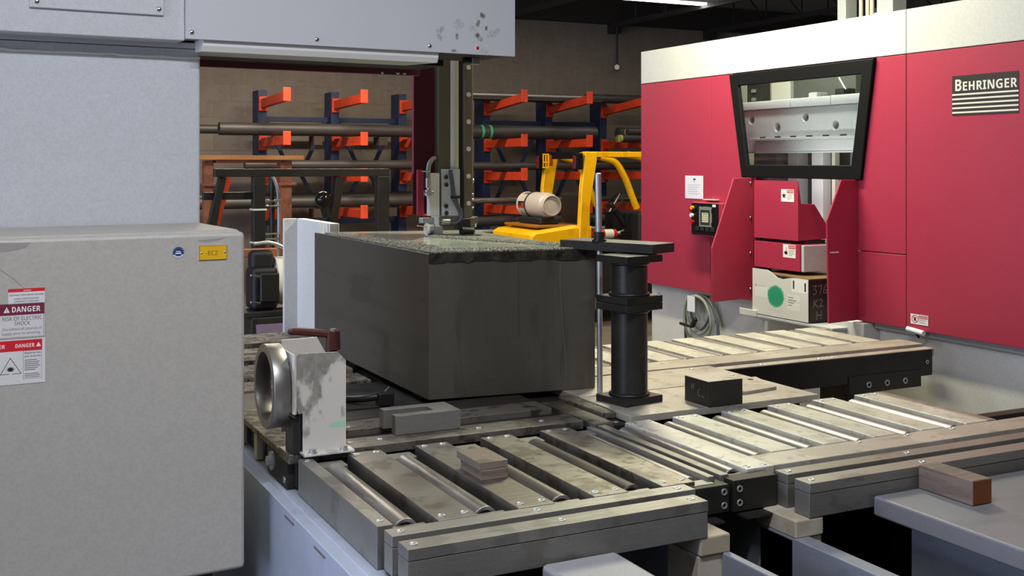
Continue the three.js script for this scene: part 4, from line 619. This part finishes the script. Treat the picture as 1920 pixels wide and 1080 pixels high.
{
  const t = thing('test_block', 'white-painted block with a green spray dot sitting in the red machine opening', 'steel block', [4.54, 0.84, -5.23]);
  const x0 = 4.372;
  bx(t, 'block', [x0, 4.75], [0.84, 1.085], [-5.49, -4.99], m.black, 0.004); bx(t, 'rusty_top', [x0 + 0.002, 4.748], [1.0845, 1.09], [-5.488, -4.992], M(T.cast, 0.8, 0, { color: new THREE.Color(0xb09070) }), 0.001);
  const pts = [[-5.488, 0.842], [-4.992, 0.842], [-4.992, 1.086], [-5.09, 1.087], [-5.15, 1.082], [-5.21, 1.07], [-5.26, 1.075], [-5.31, 1.1], [-5.35, 1.113], [-5.488, 1.113]];
  const g = extr(pts, 0.004, 0), u = g.attributes.uv, p = g.attributes.position; for (let i = 0; i < u.count; i++) u.setXY(i, (p.getX(i) + 5.488) / 0.496, (p.getY(i) - 0.842) / 0.271);
  g.rotateY(-Math.PI / 2);
  mesh(t, 'painted_face', g, canvasMat(992, 542, (c, w, h) => {
    c.fillStyle = '#dddbd2'; c.fillRect(0, 0, w, h); c.fillStyle = '#d3d1c9'; for (let i = 0; i < 300; i++) c.fillRect(rr(0, w), rr(0, h), rr(3, 30), rr(1, 3));
    for (let i = 0; i < 1500; i++) { const a = rr(0, 6.28), r = Math.sqrt(rnd()) * 1.12; c.fillStyle = `rgba(47,158,114,${r > 1 ? 0.25 : 0.5})`; c.beginPath(); c.arc(430 + 132 * r * Math.cos(a), 300 + 112 * r * Math.sin(a), rr(5, 12), 0, 7); c.fill(); }
    c.fillStyle = '#2f9a70'; c.beginPath(); c.ellipse(430, 300, 122, 104, 0, 0, 7); c.fill();
    c.fillStyle = '#e8e7e0'; c.fillRect(40, 190, 240, 140); c.fillRect(632, 250, 220, 178); c.fillStyle = '#d98078'; c.beginPath(); c.arc(62, 200, 14, 0, 7); c.fill(); c.fillStyle = '#b9b7b0'; c.fillRect(85, 194, 170, 10);
    c.fillStyle = '#9a9893'; lines(c, [0.5, 0.8, 0.6, 0.4], 650, 280, 30, 180); c.fillRect(640, 330, 200, 3);
    c.fillStyle = '#f0efea'; c.fillRect(712, 64, 270, 150); c.fillStyle = '#3b3837'; c.fillRect(734, 84, 26, 96); c.fillRect(930, 96, 28, 100); c.strokeStyle = '#b4b2ac'; c.lineWidth = 5; for (let i = 0; i < 5; i++) { c.beginPath(); c.arc(320 + i * 52, 470, 11, rr(0, 3), rr(3.5, 6)); c.stroke(); }
  }), [x0 - 0.004, 0, 0]);
  mesh(t, 'chalk_face', stickerGeo(0.26, 0.235), canvasMat(520, 470, (c, w, h) => { c.fillStyle = '#1d1b19'; c.fillRect(0, 0, w, h); c.fillStyle = '#8d8a84'; c.strokeStyle = '#7d7a74'; c.lineWidth = 9; c.lineCap = 'round'; const st = (...p) => { c.beginPath(); p.forEach(([x, y], i) => i ? c.lineTo(x, y) : c.moveTo(x, y)); c.stroke(); }; st([30, 60], [86, 52], [62, 92], [90, 118], [70, 150], [36, 150]); st([112, 62], [168, 50], [140, 150]); st([232, 46], [196, 90], [192, 140], [230, 146], [240, 112], [204, 104]); st([56, 210], [50, 300]); st([106, 214], [54, 258], [112, 300]); st([130, 226], [158, 208], [176, 228], [136, 296], [190, 290]); st([96, 350], [92, 440]); st([160, 344], [154, 436]); st([94, 396], [158, 390]); }), [x0 + 0.137, 0.96, -4.9892]);
}
{
  const t = thing('paper_sheet', 'white sheet of paper stuck on the red panel above the control box', 'paper', [4.495, 1.59, -6.28]);
  decalX(t, 'sheet', canvasMat(280, 360, (g, w, h) => { g.fillStyle = '#e2e1ea'; g.fillRect(0, 0, w, h); g.fillStyle = '#3a3f9c'; g.fillRect(126, 44, 40, 26); g.fillRect(140, 76, 8, 30); g.fillStyle = '#bfbecb'; lines(g, [1, 0.9, 0.7, 0.8, 0.95], 40, 140, 34, 200); }), -6.278, 1.588, 0.205, 0.155, 4.4985);
  const u = thing('white_bottle', 'small white plastic tip poking out under the red panel edge', 'bottle', [4.5, 0.88, -4.3]);
  rod(u, 'bottle', [4.48, 0.884, -4.36], [4.48, 0.874, -4.25], 0.014, m.paper, 14); rod(u, 'hook', [4.49, 0.875, -4.32], [4.52, 0.84, -4.32], 0.006, m.rubber, 8);
  const h = thing('hose_coil', 'coiled grey air hose with a black blow gun hanging on the white base', 'hose', [4.53, 0.86, -6.22]);
  const x = 4.53; rod(h, 'hook', [4.569, 0.86, -6.26], [4.5, 0.865, -6.26], 0.008, m.zinc, 8);
  const loop = (a, b, top, bot, k, n) => tube(h, 'hose_loop', [[x - k, top, -6.26], [x - k, top - 0.03, (-6.26 + b) / 2 + 0.02], [x - k, (top + bot) / 2, b], [x - k, bot + 0.05, b - 0.03], [x - k, bot, (a + b) / 2], [x - k, bot + 0.05, a + 0.03], [x - k, (top + bot) / 2, a], [x - k, top - 0.03, (-6.26 + a) / 2 - 0.02]], 0.0085, n % 2 ? m.hoseGreen : m.hose, 70, 8, true);
  loop(-6.42, -6.06, 0.858, 0.5, 0.0, 1); loop(-6.4, -6.03, 0.862, 0.42, 0.016, 0); loop(-6.36, -6.1, 0.856, 0.6, 0.03, 1); loop(-6.34, -6.13, 0.85, 0.63, 0.014, 0); loop(-6.38, -6.08, 0.854, 0.55, 0.04, 1);
  mesh(h, 'tag', boxGeo(0.003, 0.105, 0.085, 0.001), m.paper, [x - 0.055, 0.8, -6.28]);
  bar(h, 'gun_grip', [x - 0.06, 0.71, -6.22], [x - 0.06, 0.65, -6.26], 0.026, 0.03, m.rubber, 0.006); bar(h, 'gun_barrel', [x - 0.06, 0.648, -6.26], [x - 0.06, 0.655, -6.4], 0.018, 0.018, m.rubber, 0.004);
}
// ---------------------------------------------------------------- cantilever racks and steel stock along the back wall
const LEVELS = [2.455, 2.0, 1.595, 1.185, 0.77];
function rack(xs, label, tilt) {
  const t = thing('cantilever_rack', label, 'rack', [xs[1], 0, -13.0]);
  for (const x of xs) {
    const u = bx(t, 'upright', [x - 0.05, x + 0.05], [0, 2.6], [-13.3, -13.02], m.navy, 0.004); bx(u, 'foot', [x - 0.05, x + 0.05], [0, 0.12], [-13.02, -12.1], m.navy, 0.004);
    LEVELS.forEach((y, i) => {
      const a = bx(t, 'arm_bracket', [x - 0.045, x + 0.055], [y - 0.1, y + 0.07], [-13.02, -12.99], m.orange, 0.003);
      const rise = i ? 0.012 : tilt;
      bar(a, 'arm', [x + 0.01, y - 0.01, -12.99], [x + 0.01, y - 0.01 + rise, -11.99], 0.07, 0.1, m.orange, 0.004);
      bx(a, 'end_stop', [x - 0.035, x + 0.05], [y - 0.065 + rise, y + 0.085 + rise], [-11.995, -11.975], m.orange, 0.004);
    });
  }
  for (let k = 0; k + 1 < xs.length; k++) for (const y of [2.27, 1.05]) bx(t, 'cross_rail', [xs[k] + 0.05, xs[k + 1] - 0.05], [y - 0.03, y + 0.03], [-13.2, -13.15], m.navy, 0.003);
  for (let k = 0; k + 1 < xs.length; k++) { const a = xs[k] + 0.08, b = xs[k + 1] - 0.08, c = (a + b) / 2; bar(t, 'brace', [a, 2.26, -13.17], [c - 0.06, 1.62, -13.17], 0.03, 0.045, m.navy); bar(t, 'brace', [b, 2.26, -13.17], [c + 0.06, 1.62, -13.17], 0.03, 0.045, m.navy); bar(t, 'brace', [c - 0.06, 1.62, -13.17], [a, 1.06, -13.17], 0.03, 0.045, m.navy); bar(t, 'brace', [c + 0.06, 1.62, -13.17], [b, 1.06, -13.17], 0.03, 0.045, m.navy); }
  return t;
}
rack([3.24, 4.115, 4.975], 'blue storage rack with orange arms seen under the overhanging grey head', 0.03);
rack([6.12, 7.02, 7.85], 'blue storage rack with orange arms standing behind the yellow forklift', 0.09);
{
  const pipe = (name, label, y, x0, x1, z, r, mat = m.pipe) => { const t = thing(name, label, 'steel stock', [(x0 + x1) / 2, y - r, z]); rod(t, 'pipe', [x0, y, z], [x1, y, z], r, mat, 18); return t; };
  pipe('steel_pipe', 'thick dark pipe on the second row of arms from the top, left rack', 2.128, 2.62, 5.3, -12.45, 0.072);
  pipe('steel_pipe', 'thinner dark pipe lying behind the thick one on the left rack', 2.13, 2.3, 5.3, -12.75, 0.05);
  pipe('steel_pipe', 'dark pipe on the middle row of arms of the left rack', 1.73, 2.9, 5.3, -12.45, 0.055);
  pipe('steel_pipe', 'dark pipe on the fourth row of arms, behind the black ball on the trestle', 1.31, 2.3, 5.3, -12.45, 0.065);
  pipe('steel_pipe', 'dark pipe behind another on the fourth row of the left rack', 1.36, 2.2, 5.2, -12.75, 0.05);
  const big = pipe('steel_pipe', 'thick dark pipe with green bands on the second row, right rack', 2.13, 5.6, 7.35, -12.4, 0.085); for (const x of [5.75, 5.86]) rod(big, 'green_band', [x - 0.015, 2.13, -12.4], [x + 0.015, 2.13, -12.4], 0.087, m.green, 18);
  pipe('steel_pipe', 'dark pipe with a worn shine on the middle row of the right rack', 1.715, 5.6, 8.4, -12.4, 0.05);
  pipe('steel_pipe', 'slim dark pipe lying on the fourth row of the right rack', 1.295, 5.5, 8.4, -12.4, 0.035, m.rollerDirty);
  pipe('steel_pipe', 'dark pipe on the lowest row seen, right of the blade guide', 1.05, 5.4, 8.4, -12.3, 0.06); pipe('steel_pipe', 'slim pale pipe lowest of all, just above the yellow hood', 0.93, 5.4, 7.4, -12.2, 0.03, m.zinc);
  const sh = thing('sheet_stack', 'stack of dark steel sheets on the top row of the right rack', 'steel stock', [6.6, 2.5, -12.5]); for (let i = 0; i < 3; i++) bx(sh, 'sheet', [5.55 + i * 0.02, 7.55 - i * 0.12], [2.515 + i * 0.024 + 0.022, 2.538 + i * 0.024 + 0.022], [-12.92, -12.55], i > 1 ? m.zinc : m.pipe, 0.003);
  pipe('steel_pipe', 'dark pipe on the top row of arms, right beside the red machine', 2.6, 7.45, 9.2, -12.8, 0.06); pipe('steel_pipe', 'dark pipe behind the bundle of green-ended bars, right rack', 2.14, 7.75, 9.2, -12.5, 0.075);
  const bu = thing('bar_bundle', 'bundle of dark round bars with yellow-green painted ends on the right rack', 'steel stock', [7.55, 2.05, -12.3]);
  [[0, 0], [0.1, 0], [0.2, 0], [0.05, 0.085], [0.15, 0.085]].forEach(([dx, dy], i) => { const z = -12.05 - dx; rod(bu, 'round_bar', [7.5 + 0.05 * i, 2.06 + dy, z], [8.8, 2.06 + dy, z], 0.045, m.pipe, 14); rod(bu, 'painted_end', [7.5 + 0.05 * i - 0.004, 2.06 + dy, z], [7.5 + 0.05 * i + 0.03, 2.06 + dy, z], 0.046, i % 2 ? m.pipe : M(0x9a9a50, 0.6, 0), 14); });
  for (const [i, x, y] of [[0, 3.72, 2.045], [1, 4.5, 2.045], [2, 3.72, 1.22], [3, 4.62, 1.22]]) bx(thing('wood_packer', ['wood packer under the thick pipe, left bay of the left rack', 'wood packer under the thick pipe, right bay of the left rack', 'short pale wood packer on the fourth row beside the orange column', 'short pale wood packer on the fourth row right of the black trestle post'][i], 'wood packer', [x, y - 0.09, -12.5]), 'packer', [x - 0.05, x + 0.05], [y - 0.09, y + 0.012], [-12.6, -12.4], m.packer, 0.003);
}
// ---------------------------------------------------------------- yellow forklift
{
  const t = thing('forklift', 'yellow forklift with a curved overhead guard parked before the racks', 'forklift', [6.0, 0, -10.95]);
  const hood = mesh(t, 'counterweight', extr([[5.44, 0.35], [6.2, 0.35], [6.2, 1.07], [5.98, 1.085], [5.5, 1.03], [5.44, 0.99]].map(([x, y]) => [x, y]), 0.94, 0.03), m.yellow, [0, 0, -11.44]);
  bx(t, 'hood_top', [5.55, 6.1], [1.06, 1.09], [-11.36, -10.58], M(T.yellow, 0.6, 0, { color: new THREE.Color(0x9a8a70) }), 0.012);
  const post = (z) => { const p = mesh(t, 'guard_post', extr([[6.0, 0.6], [6.14, 0.6], [6.155, 1.3], [6.24, 1.79], [6.24, 1.87], [6.1, 1.87], [6.05, 1.5]], 0.07, 0.008), m.yellow, [0, 0, z]); return p; };
  post(-10.548); post(-11.43);
  for (const z of [-10.535, -11.4]) {
    bar(t, 'roof_rail', [6.1, 1.845, z], [7.3, 1.845, z], 0.08, 0.06, m.yellow, 0.008);
    tube(t, 'front_post', [[6.3, 1.82, z], [6.5, 1.76, z], [6.62, 1.6, z], [6.72, 1.38, z], [6.78, 1.25, z]].map((p) => p), 0.038, m.yellow, 30, 8);
    tube(t, 'front_post', [[7.2, 1.85, z], [7.42, 1.8, z], [7.52, 1.65, z], [7.6, 1.1, z], [7.62, 0.7, z]], 0.045, m.yellow, 30, 8);
  }
  for (const x of [6.14, 6.6, 7.0]) bar(t, 'roof_slat', [x, 1.85, -11.4], [x, 1.85, -10.54], 0.05, 0.03, m.yellow, 0.004);
  bar(t, 'rear_rail', [6.03, 1.835, -11.4], [6.03, 1.835, -10.54], 0.05, 0.08, m.frameBlack, 0.006);
  for (const z of [-11.4, -10.545]) { const l = bx(t, 'rear_lamp', [5.99, 6.07], [1.68, 1.86], [z - 0.03, z + 0.06], m.frameBlack, 0.01); bx(l, 'red_lens', [5.98, 5.995], [1.69, 1.83], [z - 0.02, z + 0.045], M(0x5a1420, 0.4, 0), 0.006); }
  const wl = bx(t, 'work_lamp', [5.97, 6.02], [1.72, 1.84], [-11.17, -11.07], M(0xb05018, 0.4, 0), 0.01); for (const z of [-11.18, -11.12, -11.06]) bar(wl, 'lamp_cage', [5.955, 1.7, z], [5.955, 1.85, z], 0.012, 0.012, m.yellow, 0); for (const y of [1.7, 1.76, 1.85]) bar(wl, 'lamp_cage', [5.955, y, -11.19], [5.955, y, -11.05], 0.012, 0.012, m.yellow, 0);
  bx(t, 'chassis', [6.1, 7.7], [0.3, 0.75], [-11.42, -10.55], m.dark, 0.02); bx(t, 'seat_deck', [6.2, 6.6], [0.75, 1.0], [-11.3, -10.6], m.rubber, 0.05); bx(t, 'seat_back', [6.18, 6.3], [1.0, 1.42], [-11.2, -10.75], m.rubber, 0.04); bx(t, 'dashboard', [6.85, 7.15], [0.7, 1.2], [-11.35, -10.6], m.rubber, 0.03);
  bar(t, 'steering_column', [6.85, 1.05, -10.9], [6.66, 1.3, -10.9], 0.05, 0.05, m.rubber, 0.01); mesh(t, 'steering_wheel', new THREE.TorusGeometry(0.13, 0.011, 10, 40).rotateX(Math.PI / 2).rotateZ(0.95), m.rubber, [6.72, 1.3, -10.9]); rod(t, 'wheel_spoke', [6.65, 1.2, -10.9], [6.79, 1.4, -10.9], 0.01, m.zinc, 8);
  for (const [x, z] of [[5.85, -10.52], [7.2, -10.52], [5.85, -11.47], [7.2, -11.47]]) rod(t, 'wheel', [x, 0.3, z - 0.09], [x, 0.3, z + 0.09], 0.3, m.rubber, 28);
  for (const z of [-11.2, -10.75]) bx(t, 'mast', [7.72, 7.84], [0.1, 2.0], [z - 0.06, z + 0.06], m.frameBlack, 0.006);
  const g = thing('gas_cylinder', 'dirty pale gas cylinder strapped across the forklift hood', 'gas cylinder', [5.72, 1.15, -10.95]);
  const r = 0.138, prof = [[0, -0.22], [0.1, -0.22], [0.1, -0.2], [0.12, -0.195], [r, -0.15], [r, 0.13], [0.115, 0.19], [0.05, 0.21], [0, 0.21]].map((p) => new THREE.Vector2(...p));
  const tx = 5.76, ty = 1.295, tz = -10.86;
  mesh(g, 'tank', new THREE.LatheGeometry(prof, 40).rotateX(-Math.PI / 2), m.tank, [tx, ty, tz]);
  mesh(g, 'foot_ring', new THREE.LatheGeometry([[0.1, 0], [0.112, 0], [0.112, 0.06], [0.1, 0.06], [0.1, 0]].map((p) => new THREE.Vector2(...p)), 36).rotateX(Math.PI / 2), m.tank, [tx, ty, tz + 0.19]);
  const skin = new THREE.MeshPhysicalMaterial({ color: 0xb9b0a4, roughness: 0.55, side: THREE.DoubleSide });
  for (const [a, l] of [[0.2, 1.1], [1.9, 0.7], [3.2, 1.2], [5.0, 0.8]]) mesh(g, 'collar', new THREE.CylinderGeometry(0.128, 0.132, 0.16, 14, 1, true, a, l).rotateX(-Math.PI / 2), skin, [tx, ty, tz - 0.25]);
  mesh(g, 'collar_rim', new THREE.TorusGeometry(0.128, 0.012, 8, 36), m.tank, [tx, ty, tz - 0.33]);
  rod(g, 'valve', [tx, ty, tz - 0.2], [tx, ty, tz - 0.3], 0.03, m.zinc, 12); mesh(g, 'strap', new THREE.TorusGeometry(r + 0.003, 0.009, 8, 40), m.rubber, [tx, ty, tz - 0.13]);
  bx(g, 'cradle', [tx - 0.12, tx + 0.12], [1.091, 1.165], [-11.18, -10.66], m.rubber, 0.02);
  const e = thing('fire_extinguisher', 'small red fire extinguisher with a pale label lying beside the forklift seat', 'fire extinguisher', [6.35, 0.99, -10.52]);
  rod(e, 'cylinder', [6.2, 0.985, -10.47], [6.46, 0.985, -10.47], 0.05, m.redGloss, 24); rod(e, 'label_band', [6.31, 0.985, -10.47], [6.42, 0.985, -10.47], 0.0512, m.cream, 24); rod(e, 'valve_head', [6.46, 0.985, -10.47], [6.52, 0.99, -10.47], 0.02, m.zinc, 12); bar(e, 'handle', [6.5, 1.0, -10.47], [6.57, 1.02, -10.47], 0.02, 0.012, m.zinc);
  bx(e, 'bracket', [6.2, 6.5], [0.9, 0.935], [-10.56, -10.44], m.dark, 0.004);
}
// ---------------------------------------------------------------- trestles and machine behind the grey cabinet
{
  const t = thing('wooden_trestle', 'tall orange-painted trestle with a plank top behind the grey machine', 'trestle', [2.0, 0, -8.5]);
  bx(t, 'plank', [1.4, 2.41], [1.775, 1.808], [-8.65, -8.4], m.plank, 0.003); bx(t, 'rail', [1.76, 2.25], [1.752, 1.774], [-8.6, -8.45], m.rust, 0.003);
  for (const [x, w] of [[1.71, 0.07], [2.29, 0.09]]) { bx(t, 'column', [x - w / 2, x + w / 2], [0, 1.77], [-8.56, -8.47], m.rust, 0.006); bx(t, 'collar', [x - w / 2 - 0.02, x + w / 2 + 0.03], [1.58, 1.6], [-8.58, -8.44], m.rust, 0.004); }
  bar(t, 'brace', [1.86, 1.66, -8.5], [1.74, 1.2, -8.5], 0.05, 0.05, m.orange, 0.004); bar(t, 'brace', [1.81, 1.7, -8.44], [1.72, 1.2, -8.44], 0.04, 0.04, m.black, 0.004); bx(t, 'post_tie', [2.25, 2.34], [1.7, 1.77], [-8.6, -8.5], m.rust, 0.004);
  const u = thing('steel_gantry', 'dark grey square-tube gantry frame in front of the orange trestle', 'gantry', [2.3, 0, -7.6]);
  bx(u, 'top_beam', [1.565, 2.79], [1.658, 1.712], [-7.63, -7.56], m.black, 0.004); bx(u, 'leg', [1.82, 1.9], [0, 1.658], [-7.63, -7.55], m.black, 0.004); bx(u, 'leg', [2.7, 2.785], [0, 1.658], [-7.63, -7.55], m.black, 0.004);
  for (const y of [1.437, 1.215]) bx(u, 'weld_band', [1.812, 1.908], [y - 0.006, y + 0.006], [-7.64, -7.545], m.lipwhite, 0.002);
  bar(u, 'strut', [2.43, 1.655, -7.6], [2.33, 1.1, -7.58], 0.06, 0.06, m.black, 0.004); bar(u, 'strut', [1.62, 1.655, -7.6], [1.52, 1.2, -7.6], 0.05, 0.05, m.black, 0.004); bar(u, 'tie_bar', [1.5, 1.53, -7.64], [1.82, 1.53, -7.64], 0.05, 0.05, m.black, 0.004);
  const b = thing('black_ball', 'glossy dark ball with bright glints hung on the steel gantry', 'ball', [2.285, 1.5, -7.55]);
  mesh(b, 'ball', new THREE.SphereGeometry(0.057, 28, 20), M(0x1b1c16, 0.12, 0.3), [2.285, 1.5, -7.5]); rod(b, 'neck', [2.29, 1.46, -7.5], [2.315, 1.39, -7.52], 0.03, m.black, 12); bar(b, 'arm', [2.3, 1.4, -7.52], [2.37, 1.36, -7.57], 0.03, 0.03, m.black);
  const c = thing('hook_rack', 'thin metal upright with horizontal pegs beside the orange column', 'peg stand', [2.0, 0, -7.9]);
  tube(c, 'upright', [[2.05, 0, -7.8], [2.05, 0.8, -7.8], [2.05, 1.55, -7.8], [2.03, 1.62, -7.8], [2.0, 1.68, -7.8]], 0.012, m.zinc, 30, 8); rod(c, 'back_post', [2.02, 0, -7.84], [2.02, 1.66, -7.84], 0.018, m.black, 8);
  for (const y of [1.488, 1.452, 1.258, 1.222, 1.156]) rod(c, 'peg', [1.9, y, -7.78], [2.06, y, -7.78], 0.007, m.chrome, 8); bx(c, 'base', [1.95, 2.15], [0, 0.02], [-7.95, -7.7], m.dark, 0.003);
  const d = thing('grinding_machine', 'black machine with a pale abrasive wheel partly hidden by the white jaw', 'grinding machine', [1.75, 0, -6.85]);
  bx(d, 'stand', [1.6, 1.85], [0, 0.83], [-7.0, -6.7], m.dark, 0.01); bx(d, 'motor', [1.62, 1.78], [0.86, 1.12], [-6.95, -6.75], m.rubber, 0.03); bx(d, 'motor_cover', [1.66, 1.78], [0.91, 1.09], [-6.75, -6.72], m.black, 0.02); bx(d, 'head', [1.62, 1.76], [1.1, 1.22], [-6.9, -6.78], m.rubber, 0.03);
  rod(d, 'abrasive_wheel', [1.775, 1.03, -6.86], [1.86, 1.03, -6.86], 0.145, m.cream, 40); rod(d, 'wheel_flange', [1.765, 1.03, -6.86], [1.776, 1.03, -6.86], 0.11, m.zinc, 30); tube(d, 'wheel_guard', [[1.64, 1.26, -6.8], [1.74, 1.265, -6.8], [1.82, 1.235, -6.8], [1.87, 1.18, -6.8]], 0.012, m.zinc, 24, 8); for (const y of [1.08, 0.92]) bar(d, 'lever', [1.6, y, -6.72], [1.66, y - 0.01, -6.72], 0.012, 0.012, m.chrome); mesh(d, 'tray', boxGeo(0.4, 0.03, 0.3), m.dark, [1.72, 0.845, -6.85]);
  bx(d, 'red_tray', [1.6, 1.82], [1.17, 1.22], [-7.0, -6.92], m.rust, 0.005);
  const f = thing('sign_board', 'purplish tilted board with a white tick mark below the abrasive wheel', 'board', [1.72, 0.6, -6.6]); const fb = mesh(f, 'board', boxGeo(0.3, 0.16, 0.02), M(0x6c5a72, 0.6, 0), [1.76, 0.72, -6.6], [-0.3, 0, 0]); bar(f, 'tick', [1.775, 0.8, -6.56], [1.8, 0.745, -6.545], 0.012, 0.006, m.paper); bar(f, 'prop', [1.72, 0, -6.68], [1.72, 0.72, -6.62], 0.04, 0.04, m.dark);
  const g = thing('timber_post', 'pale timber post beside the black machine, just right of the grey cabinet edge', 'post', [1.5, 0, -6.9]); bx(g, 'post', [1.53, 1.6], [0, 1.3], [-7.1, -7.05], m.plank, 0.004);
}
renderer.render(scene, camera);
